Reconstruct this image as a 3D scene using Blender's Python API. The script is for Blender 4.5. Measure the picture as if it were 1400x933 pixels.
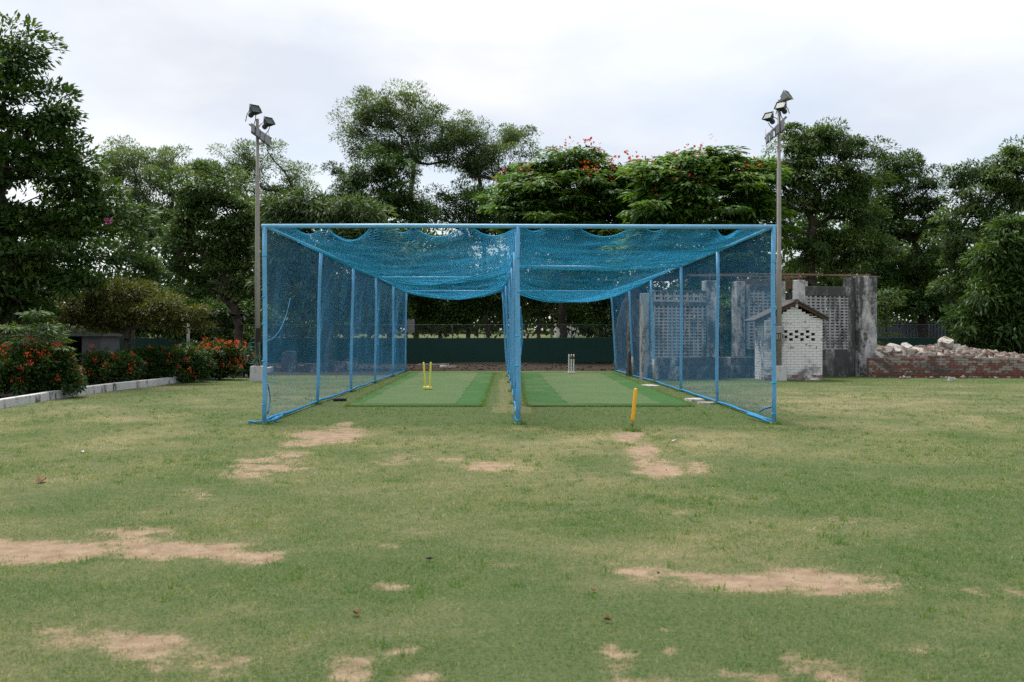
import bpy, math, random
import numpy as np
from mathutils import Vector, Matrix, Euler

for o in list(bpy.data.objects):
    bpy.data.objects.remove(o, do_unlink=True)
scene = bpy.context.scene
COL = scene.collection
rnd = random.Random(7)
R = math.radians

# ------------------------------------------------------------------ camera
F = 1361.0          # focal length in photo pixels (35 mm on a 36 mm sensor, 1400 px wide)
H = 1.40            # eye height
HZ = 459.0          # horizon row in the photograph
cam_d = bpy.data.cameras.new('camera')
cam_d.sensor_width = 36.0
cam_d.lens = 35.0
cam_d.shift_y = -7.5 / 1400.0
cam_d.clip_end = 5000
cam_d.dof.use_dof = True
cam_d.dof.focus_distance = 17.0
cam_d.dof.aperture_fstop = 3.5
cam = bpy.data.objects.new('camera', cam_d)
COL.objects.link(cam)
cam.location = (0, 0, H)
cam.rotation_euler = (R(90), 0, 0)
scene.camera = cam

# ------------------------------------------------------------------ sky and sun
SUN_EL, SUN_AZ = 64.0, -30.0       # azimuth measured from +Y towards +X: high, behind the trees, a little left
world = bpy.data.worlds.new('World')
scene.world = world
world.use_nodes = True
wn, wl = world.node_tree.nodes, world.node_tree.links
wn.clear()
w_out = wn.new('ShaderNodeOutputWorld')
w_bg = wn.new('ShaderNodeBackground'); w_bg.inputs['Strength'].default_value = 0.1
w_sky = wn.new('ShaderNodeTexSky'); w_sky.sky_type = 'NISHITA'; w_sky.sun_disc = False
w_sky.sun_elevation = R(SUN_EL); w_sky.sun_rotation = R(SUN_AZ)
w_tc = wn.new('ShaderNodeTexCoord')
w_map = wn.new('ShaderNodeMapping'); w_map.inputs['Scale'].default_value = (1.0, 1.0, 2.6)
w_map.inputs['Rotation'].default_value = (0.0, 0.35, 0.3)
w_map.inputs['Location'].default_value = (3.1, 1.7, 0.4)
w_n1 = wn.new('ShaderNodeTexNoise'); w_n1.inputs['Scale'].default_value = 2.0; w_n1.inputs['Detail'].default_value = 7
w_n1.inputs['Roughness'].default_value = 0.55; w_n1.inputs['Distortion'].default_value = 0.5
w_r1 = wn.new('ShaderNodeValToRGB')
w_r1.color_ramp.elements[0].position = 0.30; w_r1.color_ramp.elements[0].color = (0.55,) * 3 + (1,)
w_r1.color_ramp.elements[1].position = 0.56; w_r1.color_ramp.elements[1].color = (1, 1, 1, 1)
w_n2 = wn.new('ShaderNodeTexNoise'); w_n2.inputs['Scale'].default_value = 1.9; w_n2.inputs['Detail'].default_value = 6
w_r2 = wn.new('ShaderNodeValToRGB')
w_r2.color_ramp.elements[0].position = 0.36; w_r2.color_ramp.elements[0].color = (5.15, 5.4, 5.9, 1)
w_r2.color_ramp.elements[1].position = 0.53; w_r2.color_ramp.elements[1].color = (6.9, 6.95, 7.0, 1)
w_mix = wn.new('ShaderNodeMix'); w_mix.data_type = 'RGBA'
wl.new(w_tc.outputs['Generated'], w_map.inputs['Vector'])
wl.new(w_map.outputs['Vector'], w_n1.inputs['Vector'])
wl.new(w_map.outputs['Vector'], w_n2.inputs['Vector'])
wl.new(w_n1.outputs['Fac'], w_r1.inputs['Fac'])
wl.new(w_n2.outputs['Fac'], w_r2.inputs['Fac'])
wl.new(w_r1.outputs['Color'], w_mix.inputs[0])
wl.new(w_sky.outputs['Color'], w_mix.inputs[6])
wl.new(w_r2.outputs['Color'], w_mix.inputs[7])
wl.new(w_mix.outputs[2], w_bg.inputs['Color'])
wl.new(w_bg.outputs['Background'], w_out.inputs['Surface'])

sun_d = bpy.data.lights.new('sun', 'SUN')
sun_d.energy = 3.6
sun_d.angle = R(26)
sun_d.color = (1.0, 0.97, 0.91)
sun = bpy.data.objects.new('sun', sun_d)
COL.objects.link(sun)
_el, _az = R(SUN_EL), R(SUN_AZ)
sdir = Vector((math.cos(_el) * math.sin(_az), math.cos(_el) * math.cos(_az), math.sin(_el)))
sun.rotation_euler = sdir.to_track_quat('Z', 'Y').to_euler()
sun.location = (0, 0, 40)

vs = scene.view_settings
vs.view_transform = 'Standard'; vs.look = 'None'; vs.gamma = 1.0; vs.exposure = 0.65
vs.use_curve_mapping = False
scene.render.engine = 'CYCLES'
scene.cycles.use_denoising = False
scene.cycles.use_adaptive_sampling = False
scene.cycles.max_bounces = 8
scene.cycles.diffuse_bounces = 4
scene.cycles.transmission_bounces = 6

# ------------------------------------------------------------------ pixel -> place helpers
def gnd(px, py):
    """point on flat ground seen at a photo pixel"""
    Y = F * H / (py - HZ)
    return Vector(((px - 700) / F * Y, Y, 0.0))

def at(px, py, Y):
    return Vector(((px - 700) / F * Y, Y, H + (HZ - py) / F * Y))

# ------------------------------------------------------------------ materials
MATS = {}
class NB:
    """tiny node builder"""
    def __init__(s, name):
        s.m = bpy.data.materials.new(name); s.m.use_nodes = True
        s.t = s.m.node_tree; s.n = s.t.nodes; s.l = s.t.links
        s.b = s.n['Principled BSDF']; s.out = s.n['Material Output']
        s.b.inputs['Roughness'].default_value = 0.85
        s.b.inputs['Specular IOR Level'].default_value = 0.25
        MATS[name] = s.m
    def add(s, typ, **kw):
        nd = s.n.new(typ)
        for k, v in kw.items():
            setattr(nd, k, v)
        return nd
    def coord(s, kind='Object'):
        return s.add('ShaderNodeTexCoord').outputs[kind]
    def noise(s, scale, detail=5, rough=0.55, vec=None, dist=0.0):
        nd = s.add('ShaderNodeTexNoise')
        nd.inputs['Scale'].default_value = scale; nd.inputs['Detail'].default_value = detail
        nd.inputs['Roughness'].default_value = rough; nd.inputs['Distortion'].default_value = dist
        s.l.new(vec if vec is not None else s.coord(), nd.inputs['Vector'])
        return nd.outputs['Fac']
    def ramp(s, fac, stops):
        nd = s.add('ShaderNodeValToRGB')
        e = nd.color_ramp.elements
        while len(e) < len(stops): e.new(0.5)
        for el, (p, c) in zip(e, stops):
            el.position = p
            el.color = (tuple(c) + (1,)) if hasattr(c, '__len__') else (c, c, c, 1)
        s.l.new(fac, nd.inputs['Fac'])
        return nd.outputs['Color']
    def mix(s, fac, a, b, mode='MIX'):
        nd = s.add('ShaderNodeMix'); nd.data_type = 'RGBA'; nd.blend_type = mode
        for i, v in ((0, fac), (6, a), (7, b)):
            if isinstance(v, bpy.types.NodeSocket): s.l.new(v, nd.inputs[i])
            elif i == 0: nd.inputs[0].default_value = v
            else: nd.inputs[i].default_value = tuple(v) + (1,)
        return nd.outputs[2]
    def math(s, op, a, b=0.0):
        nd = s.add('ShaderNodeMath', operation=op)
        for i, v in ((0, a), (1, b)):
            if isinstance(v, bpy.types.NodeSocket): s.l.new(v, nd.inputs[i])
            else: nd.inputs[i].default_value = v
        return nd.outputs[0]
    def attr(s, name):
        nd = s.add('ShaderNodeAttribute'); nd.attribute_name = name
        return nd
    def color(s, c):
        if isinstance(c, bpy.types.NodeSocket): s.l.new(c, s.b.inputs['Base Color'])
        else: s.b.inputs['Base Color'].default_value = tuple(c) + (1,)
    def bump(s, h, strength=0.3, dist=0.02):
        nd = s.add('ShaderNodeBump'); nd.inputs['Strength'].default_value = strength
        nd.inputs['Distance'].default_value = dist
        s.l.new(h, nd.inputs['Height']); s.l.new(nd.outputs['Normal'], s.b.inputs['Normal'])

def leaf_mat(name, stops, trans=0.34, rough=0.55):
    """leaf colours picked per leaf by the 'tint' attribute; light passes through"""
    b = NB(name)
    t = b.attr('tint').outputs['Fac']
    c = b.ramp(t, stops)
    b.color(c)
    b.b.inputs['Roughness'].default_value = rough
    b.b.inputs['Specular IOR Level'].default_value = 0.3
    tr = b.add('ShaderNodeBsdfTranslucent')
    tc = b.mix(1.0, c, (1.25, 1.3, 0.55), 'MULTIPLY')
    b.l.new(tc, tr.inputs['Color'])
    ms = b.add('ShaderNodeMixShader'); ms.inputs[0].default_value = trans
    b.l.new(b.b.outputs[0], ms.inputs[1]); b.l.new(tr.outputs[0], ms.inputs[2])
    b.l.new(ms.outputs[0], b.out.inputs['Surface'])
    return b.m

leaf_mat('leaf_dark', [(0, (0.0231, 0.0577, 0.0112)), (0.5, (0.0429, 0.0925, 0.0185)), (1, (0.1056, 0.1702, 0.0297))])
leaf_mat('leaf_neem', [(0, (0.0343, 0.0740, 0.0172)), (0.5, (0.0693, 0.1243, 0.0304)), (1, (0.1386, 0.1961, 0.0528))])
leaf_mat('leaf_pale', [(0, (0.0561, 0.0903, 0.0462)), (0.5, (0.1023, 0.1517, 0.0759)), (1, (0.1716, 0.2220, 0.0990))], 0.55)
leaf_mat('leaf_mango', [(0, (0.0363, 0.0740, 0.0211)), (0.5, (0.0693, 0.1184, 0.0383)), (1, (0.1386, 0.1887, 0.0759))])
leaf_mat('leaf_flame', [(0, (0.0330, 0.0888, 0.0132)), (0.5, (0.0726, 0.1591, 0.0231)), (1, (0.1650, 0.2738, 0.0396))], 0.38)
leaf_mat('leaf_olive', [(0, (0.0594, 0.0681, 0.0165)), (0.5, (0.0990, 0.1073, 0.0277)), (1, (0.1584, 0.1554, 0.0449))])
leaf_mat('leaf_hedge', [(0, (0.0172, 0.0429, 0.0099)), (0.5, (0.0330, 0.0740, 0.0152)), (1, (0.0660, 0.1221, 0.0244))])
leaf_mat('leaf_vine', [(0, (0.0363, 0.0740, 0.0218)), (0.5, (0.0693, 0.1258, 0.0330)), (1, (0.1320, 0.1924, 0.0475))])
leaf_mat('petal_red', [(0, (0.36, 0.025, 0.015)), (0.6, (0.50, 0.05, 0.025)), (1, (0.62, 0.12, 0.05))], 0.3)
leaf_mat('petal_orange', [(0, (0.5, 0.04, 0.02)), (0.6, (0.66, 0.085, 0.03)), (1, (0.75, 0.17, 0.05))], 0.3)
leaf_mat('petal_magenta', [(0, (0.25, 0.02, 0.2)), (1, (0.4, 0.06, 0.33))], 0.3)

def bark(name, dark, light):
    b = NB(name)
    n = b.noise(6, 8, 0.7)
    b.color(b.ramp(n, [(0.3, dark), (0.7, light)]))
    b.bump(b.noise(18, 6, 0.7), 0.6, 0.03)
    return b.m
bark('bark_dark', (0.03, 0.024, 0.018), (0.09, 0.075, 0.06))
bark('bark_grey', (0.06, 0.052, 0.045), (0.16, 0.14, 0.12))

def painted(name, c, rough=0.45, wear=None, spec=0.4):
    b = NB(name)
    n = b.noise(9, 6, 0.65)
    col = b.mix(b.ramp(n, [(0.35, 0.0), (0.75, 1.0)]), [x * 0.82 for x in c], [min(1, x * 1.08) for x in c])
    if wear:
        col = b.mix(b.ramp(b.noise(23, 7, 0.7), [(0.62, 0.0), (0.68, 1.0)]), col, wear)
    b.color(col)
    b.b.inputs['Roughness'].default_value = rough
    b.b.inputs['Specular IOR Level'].default_value = spec
    b.bump(n, 0.08, 0.01)
    return b.m
painted('blue_paint', (0.12, 0.38, 0.66), 0.5, (0.13, 0.15, 0.16))
painted('rail_paint', (0.16, 0.42, 0.66), 0.4, (0.3, 0.4, 0.45))
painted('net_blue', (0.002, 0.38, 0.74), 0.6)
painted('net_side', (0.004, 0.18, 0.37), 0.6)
painted('net_rope', (0.008, 0.20, 0.42), 0.7)
painted('black_rubber', (0.012, 0.013, 0.013), 0.6)
painted('yellow_plastic', (0.72, 0.66, 0.12), 0.45)
painted('orange_yellow', (0.82, 0.42, 0.015), 0.5)
painted('steel_grey', (0.20, 0.20, 0.21), 0.5, (0.12, 0.07, 0.045))
painted('white_plastic', (0.72, 0.72, 0.70), 0.5)
painted('brown_band', (0.22, 0.09, 0.05), 0.6)
painted('lamp_body', (0.03, 0.038, 0.04), 0.55)
painted('lamp_light_body', (0.33, 0.34, 0.34), 0.5)
painted('ballast_grey', (0.27, 0.27, 0.29), 0.5)
painted('pole_steel', (0.25, 0.235, 0.215), 0.6, (0.15, 0.105, 0.075))
painted('rust', (0.13, 0.07, 0.045), 0.85)
painted('bare_metal', (0.36, 0.33, 0.25), 0.7, (0.2, 0.12, 0.07))
painted('green_cloth', (0.005, 0.042, 0.033), 0.85)
painted('chain_wire', (0.13, 0.15, 0.14), 0.55)
painted('blue_sheet', (0.17, 0.21, 0.25), 0.55)
painted('pale_wall', (0.62, 0.62, 0.60), 0.9)
painted('grey_board', (0.30, 0.31, 0.31), 0.8)
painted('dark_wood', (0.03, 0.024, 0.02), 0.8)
painted('hut_wall_shaded', (0.10, 0.108, 0.118), 0.9)  # wall tone darkened to carry the deep shade of the overhanging tree
painted('paper_white', (0.65, 0.66, 0.64), 0.9)
painted('dry_leaf', (0.15, 0.07, 0.035), 0.9)
painted('roof_sheet', (0.085, 0.08, 0.075), 0.9, (0.045, 0.045, 0.04))
painted('teal_hose', (0.02, 0.11, 0.10), 0.5)
def glass():
    b = NB('lamp_glass'); b.color((0.035, 0.05, 0.048)); b.b.inputs['Roughness'].default_value = 0.3
    b.b.inputs['Specular IOR Level'].default_value = 0.3
glass()

def weathered(name, white, grey, dark, bias=0.5, scale=1.6):
    """lime-washed plaster eaten by black mould, streaks running down"""
    b = NB(name)
    co = b.coord()
    mp = b.add('ShaderNodeMapping'); mp.inputs['Scale'].default_value = (1.0, 1.0, 0.35)
    b.l.new(co, mp.inputs['Vector'])
    n1 = b.noise(scale * 1.6, 9, 0.68, mp.outputs['Vector'], 0.4)
    n2 = b.noise(scale * 9, 7, 0.7, co)
    f = b.math('ADD', b.math('MULTIPLY', b.math('SUBTRACT', n1, .5), 1.35), b.math('ADD', b.math('MULTIPLY', n2, 0.5), .25))
    c = b.ramp(f, [(bias - 0.10, dark), (bias - 0.02, grey), (bias + 0.04, [x * 1.25 for x in grey]), (bias + 0.10, white)])
    b.color(c)
    b.b.inputs['Roughness'].default_value = 0.95
    b.bump(n2, 0.45, 0.02)
    return b.m
weathered('plaster_mould', (0.36, 0.365, 0.37), (0.125, 0.125, 0.128), (0.06, 0.06, 0.062), 0.60)
weathered('plaster_pale', (0.46, 0.46, 0.465), (0.25, 0.25, 0.255), (0.07, 0.07, 0.072), 0.48, 1.3)
weathered('block_grey', (0.34, 0.35, 0.37), (0.26, 0.265, 0.28), (0.12, 0.12, 0.127), 0.47, 2.0)
weathered('kerb_white', (0.50, 0.50, 0.50), (0.36, 0.36, 0.36), (0.08, 0.08, 0.075), 0.40, 2.0)
weathered('concrete', (0.42, 0.39, 0.35), (0.31, 0.285, 0.255), (0.15, 0.135, 0.12), 0.48, 2.2)
weathered('concrete_pale', (0.44, 0.42, 0.40), (0.33, 0.31, 0.285), (0.17, 0.155, 0.14), 0.45, 2.2)

def brick_mat(name, paint, brickc, cover):
    """brick with what is left of its paint; stain low on the wall is grime with its own outline"""
    b = NB(name)
    g = b.add('ShaderNodeNewGeometry').outputs['Position']
    oi = b.add('ShaderNodeObjectInfo').outputs['Random']
    n = b.noise(7, 8, 0.7, g)
    n2 = b.noise(1.3, 7, 0.6, g, 0.6)
    bc = b.mix(oi, [x * 0.6 for x in brickc], [x * 1.35 for x in brickc])
    bc = b.mix(b.ramp(n, [(0.4, 0.0), (0.7, 0.7)]), bc, (0.10, 0.09, 0.085))
    f = b.math('ADD', b.math('MULTIPLY', n, 0.65), b.math('MULTIPLY', oi, 0.18))
    sep = b.add('ShaderNodeSeparateXYZ'); b.l.new(g, sep.inputs[0])
    f = b.math('ADD', f, b.math('MULTIPLY', b.math('LESS_THAN', sep.outputs[2], .17), .10))
    pm = b.ramp(f, [(cover, 1.0), (cover + 0.05, 0.0)])
    pc = b.mix(b.ramp(n2, [(0.50, 0.0), (0.60, 1.0)]), paint, [x * 0.30 for x in paint])
    b.color(b.mix(pm, bc, pc))
    b.b.inputs['Roughness'].default_value = 0.95
    b.bump(n, 0.4, 0.01)
    return b.m
brick_mat('brick_white', (0.66, 0.66, 0.67), (0.27, 0.11, 0.075), 0.51)
brick_mat('brick_red', (0.27, 0.24, 0.22), (0.155, 0.055, 0.042), 0.40)
painted('mortar', (0.46, 0.455, 0.45), 0.95)
painted('mortar_red', (0.17, 0.13, 0.115), 0.95)

def rubble_mat():
    b = NB('rubble_mix')
    t = b.attr('tint').outputs['Fac']
    c = b.ramp(t, [(0, (0.10, 0.05, 0.035)), (0.35, (0.2, 0.16, 0.135)), (0.7, (0.22, 0.195, 0.17)), (1, (0.36, 0.33, 0.30))])
    b.color(b.mix(0.5, c, b.ramp(b.noise(14, 6, 0.7), [(0.3, 0.25), (0.7, 0.9)]), 'MULTIPLY'))
    b.b.inputs['Roughness'].default_value = 0.95
rubble_mat()
painted('debris_grey', (0.05, 0.044, 0.038), 0.95, (0.17, 0.155, 0.14))

def turf_mat(name, c, c2):
    b = NB(name)
    n = b.noise(1.2, 6, 0.6)
    n2 = b.noise(140, 3, 0.7)
    col = b.mix(b.ramp(n, [(0.3, 0.0), (0.7, 1.0)]), c, c2)
    col = b.mix(1.0, col, b.ramp(n2, [(0.3, 0.72), (0.7, 1.2)]), 'MULTIPLY')
    dust = b.ramp(b.noise(.55, 8, .68, dist=.6), [(0.50, 0.0), (0.72, 0.55)])
    col = b.mix(dust, col, (0.15, 0.145, 0.085))
    b.color(col); b.b.inputs['Roughness'].default_value = 0.95
    b.b.inputs['Specular IOR Level'].default_value = 0.1
    b.bump(n2, 0.6, 0.01)
turf_mat('turf_dark', (0.036, 0.098, 0.028), (0.046, 0.115, 0.034))
turf_mat('turf_light', (0.07, 0.115, 0.046), (0.084, 0.132, 0.054))
turf_mat('turf_edge', (0.03, 0.075, 0.022), (0.045, 0.10, 0.03))

def ground_mat():
    b = NB('ground_soil_grass')
    pos = b.add('ShaderNodeNewGeometry').outputs['Position']
    dirt = b.attr('dirt').outputs['Fac']; dry = b.attr('dry').outputs['Fac']; soil = b.attr('soil').outputs['Fac']
    fine = b.noise(38, 5, 0.75, pos); mid = b.noise(7, 6, 0.65, pos); grit = b.noise(160, 3, 0.7, pos)
    d = b.math('ADD', dirt, b.math('MULTIPLY', b.math('SUBTRACT', fine, 0.5), 0.9))
    d = b.math('ADD', d, b.math('MULTIPLY', b.math('SUBTRACT', mid, 0.5), 0.6))
    dm = b.ramp(d, [(0.30, 0.0), (0.62, 1.0)])
    y = b.math('ADD', dry, b.math('MULTIPLY', b.math('SUBTRACT', mid, 0.5), 0.8))
    gcol = b.ramp(y, [(0.1, (0.09, 0.115, 0.05)), (0.5, (0.15, 0.148, 0.078)), (0.9, (0.26, 0.215, 0.135))])
    gcol = b.mix(1.0, gcol, b.ramp(fine, [(0.25, 0.5), (0.75, 1.35)]), 'MULTIPLY')
    dcol = b.mix(b.ramp(mid, [(0.3, 0.0), (0.7, 1.0)]), (0.20, 0.137, 0.092), (0.335, 0.252, 0.178))
    dcol = b.mix(1.0, dcol, b.ramp(grit, [(0.3, 0.8), (0.7, 1.12)]), 'MULTIPLY')
    c = b.mix(dm, gcol, dcol)
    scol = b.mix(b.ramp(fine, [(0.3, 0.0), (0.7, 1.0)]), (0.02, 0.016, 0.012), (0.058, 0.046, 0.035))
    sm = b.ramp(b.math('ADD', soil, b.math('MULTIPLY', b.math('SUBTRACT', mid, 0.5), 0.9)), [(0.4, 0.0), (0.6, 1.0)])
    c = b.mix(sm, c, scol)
    b.color(c); b.b.inputs['Roughness'].default_value = 1.0
    b.b.inputs['Specular IOR Level'].default_value = 0.05
    b.bump(b.math('ADD', fine, b.math('MULTIPLY', grit, 0.35)), 0.7, 0.02)
ground_mat()
leaf_mat('grass_blade', [(0, (0.075, 0.172, 0.040)), (0.35, (0.165, 0.228, 0.076)), (0.65, (0.29, 0.29, 0.132)), (1, (0.52, 0.46, 0.32))], 0.35, 0.7)

# ------------------------------------------------------------------ mesh helpers
def link(o, parent=None):
    COL.objects.link(o)
    if parent is not None: o.parent = parent
    return o

def tag(o, label=None, cat=None, group=None, kind=None):
    if label: o['label'] = label
    if cat: o['category'] = cat
    if group: o['group'] = group
    if kind: o['kind'] = kind
    return o

def empty(name, loc=(0, 0, 0), rz=0.0):
    o = bpy.data.objects.new(name, None)
    o.location = loc; o.rotation_euler = (0, 0, rz); o.empty_display_size = 0.3
    return link(o)

def np_mesh(name, verts, faces, mat, parent=None, tint=None, smooth=False, attrs=None):
    """fast mesh from arrays; faces is (n,k) with one k"""
    verts = np.asarray(verts, np.float32).reshape(-1, 3); faces = np.asarray(faces, np.int32)
    me = bpy.data.meshes.new(name)
    n, k = faces.shape
    me.vertices.add(len(verts)); me.vertices.foreach_set('co', verts.ravel())
    me.loops.add(n * k); me.loops.foreach_set('vertex_index', faces.ravel())
    me.polygons.add(n); me.polygons.foreach_set('loop_start', np.arange(0, n * k, k, dtype=np.int32))
    if smooth: me.polygons.foreach_set('use_smooth', np.ones(n, bool))
    if tint is not None:
        a = me.attributes.new('tint', 'FLOAT', 'FACE'); a.data.foreach_set('value', np.asarray(tint, np.float32))
    for nm, v in (attrs or {}).items():
        a = me.attributes.new(nm, 'FLOAT', 'POINT'); a.data.foreach_set('value', np.asarray(v, np.float32))
    me.update(calc_edges=True)
    me.materials.append(MATS[mat])
    o = bpy.data.objects.new(name, me)
    return link(o, parent)

class MB:
    """collects solids into one mesh"""
    def __init__(s): s.v = []; s.f = []; s.sm = []
    def poly(s, pts, faces, smooth=False):
        b = len(s.v); s.v += [tuple(p) for p in pts]
        s.f += [tuple(b + i for i in f) for f in faces]; s.sm += [smooth] * len(faces)
    def box(s, c, size, rot=None, taper=(1, 1)):
        x, y, z = (q / 2 for q in size)
        tx, ty = taper
        p = [Vector((sx * x * (tx if k else 1), sy * y * (ty if k else 1), (z if k else -z))) for k in (0, 1) for sx, sy in ((-1, -1), (1, -1), (1, 1), (-1, 1))]
        if rot is not None: p = [rot @ q for q in p]
        c = Vector(c)
        s.poly([q + c for q in p], [(3, 2, 1, 0), (4, 5, 6, 7), (0, 1, 5, 4), (1, 2, 6, 5), (2, 3, 7, 6), (3, 0, 4, 7)])
    def box2(s, a, b):
        s.box([(a[i] + b[i]) / 2 for i in range(3)], [abs(b[i] - a[i]) for i in range(3)])
    def tube(s, pts, rad, n=8, cap=True, smooth=True):
        pts = [Vector(p) for p in pts]
        if not hasattr(rad, '__len__'): rad = [rad] * len(pts)
        base = len(s.v)
        up = None
        for i, p in enumerate(pts):
            d = (pts[min(i + 1, len(pts) - 1)] - pts[max(i - 1, 0)]).normalized()
            if up is None or abs(up.dot(d)) > 0.99:
                up = Vector((1, 0, 0)) if abs(d.x) < 0.9 else Vector((0, 1, 0))
            a = (up - d * up.dot(d)).normalized(); up = a
            c = d.cross(a)
            for k in range(n):
                t = 2 * math.pi * k / n
                s.v.append(tuple(p + (a * math.cos(t) + c * math.sin(t)) * rad[i]))
        for i in range(len(pts) - 1):
            for k in range(n):
                k2 = (k + 1) % n
                s.f.append((base + i * n + k, base + i * n + k2, base + (i + 1) * n + k2, base + (i + 1) * n + k)); s.sm.append(smooth)
        if cap:
            s.f.append(tuple(base + k for k in reversed(range(n)))); s.sm.append(False)
            s.f.append(tuple(base + (len(pts) - 1) * n + k for k in range(n))); s.sm.append(False)
    def build(s, name, mat, parent=None, bevel=0.0):
        me = bpy.data.meshes.new(name); me.from_pydata(s.v, [], s.f)
        me.polygons.foreach_set('use_smooth', s.sm); me.update()
        me.materials.append(MATS[mat])
        o = link(bpy.data.objects.new(name, me), parent)
        if bevel:
            md = o.modifiers.new('bevel', 'BEVEL'); md.width = bevel; md.segments = 2; md.limit_method = 'ANGLE'
        return o

def copy_tree(o, parent=None):
    c = o.copy(); link(c, parent)
    for ch in o.children: copy_tree(ch, c)
    return c

# numpy value noise
_rs = np.random.RandomState(11)
_perm = _rs.rand(256, 256)
def vnoise(x, y, scale=1.0, oct=3, seed=0):
    x = np.asarray(x, float) * scale + seed * 17.3 + 500; y = np.asarray(y, float) * scale + seed * 9.1 + 500
    tot = np.zeros(np.broadcast(x, y).shape); amp = 1; norm = 0
    for o in range(oct):
        xi = np.floor(x).astype(int); yi = np.floor(y).astype(int); fx = x - xi; fy = y - yi
        fx = fx * fx * (3 - 2 * fx); fy = fy * fy * (3 - 2 * fy)
        g = lambda a, b: _perm[a % 256, b % 256]
        v = (g(xi, yi) * (1 - fx) + g(xi + 1, yi) * fx) * (1 - fy) + (g(xi, yi + 1) * (1 - fx) + g(xi + 1, yi + 1) * fx) * fy
        tot += v * amp; norm += amp; amp *= 0.5; x = x * 2.03 + 5.1; y = y * 2.03 + 7.7
    return tot / norm

# ------------------------------------------------------------------ ground
# bare patches (photo px centre, half size, strength)
DIRT = [(60, 752, 120, 17, 1.3), (180, 744, 80, 19, 1.35), (260, 758, 100, 13, 1.25), (345, 762, 50, 11, 1.0), (20, 748, 60, 14, 0.9),
        (446, 599, 42, 10, 1.35), (472, 588, 24, 8, 1.2), (508, 572, 16, 4, 1.0), (365, 634, 40, 8, 0.95), (330, 648, 36, 7, 0.9), (275, 675, 30, 6, 0.75), (400, 622, 25, 5, 0.7),
        (545, 626, 40, 6, 0.75), (670, 638, 34, 7, 1.0), (725, 638, 30, 4, 0.7), (600, 628, 25, 4, 0.5),
        (866, 600, 17, 8, 1.25), (884, 620, 18, 13, 1.35), (903, 640, 22, 10, 1.25), (930, 618, 20, 8, 0.5), (860, 645, 22, 4, 0.5), (945, 640, 20, 8, 0.45),
        (1075, 790, 120, 12, 1.25), (1165, 801, 60, 11, 1.1), (970, 785, 80, 8, 1.0), (880, 782, 60, 7, 0.85), (800, 776, 60, 7, 0.66), (1290, 802, 70, 8, 0.72), (1390, 808, 50, 7, 0.7), (660, 772, 50, 6, 0.45), (1200, 822, 25, 8, 0.5),
        (190, 880, 50, 16, 0.6), (310, 905, 80, 18, 0.56), (390, 885, 50, 9, 0.5), (460, 912, 36, 13, 0.5), (545, 880, 22, 12, 0.55), (480, 900, 30, 9, 0.45), (580, 925, 40, 8, 0.5),
        (985, 922, 50, 16, 0.7), (1080, 910, 45, 12, 0.6), (850, 912, 35, 20, 0.6), (915, 880, 14, 24, 0.5), (835, 890, 12, 20, 0.5), (900, 930, 60, 12, 0.7), (1040, 935, 60, 12, 0.7), (1130, 930, 40, 12, 0.5),
        (1250, 885, 30, 7, 0.3), (60, 870, 60, 14, 0.3), (1160, 710, 50, 6, 0.35), (60, 662, 14, 3, 0.4), (880, 700, 60, 5, 0.2), (500, 800, 60, 5, 0.3), (240, 725, 18, 6, 0.6), (520, 745, 30, 6, 0.4)]
DRY = [(150, 580, 200, 30, 0.55), (100, 640, 150, 30, 0.35), (1180, 555, 120, 18, 0.75), (1020, 548, 90, 14, 0.45), (1300, 570, 150, 20, 0.4), (700, 650, 250, 30, 0.35), (600, 600, 300, 14, 0.5), (950, 600, 180, 18, 0.5),
       (1100, 640, 200, 30, 0.3), (650, 720, 200, 25, 0.25), (950, 740, 200, 25, 0.3), (1250, 532, 150, 10, 0.15)]

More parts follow.
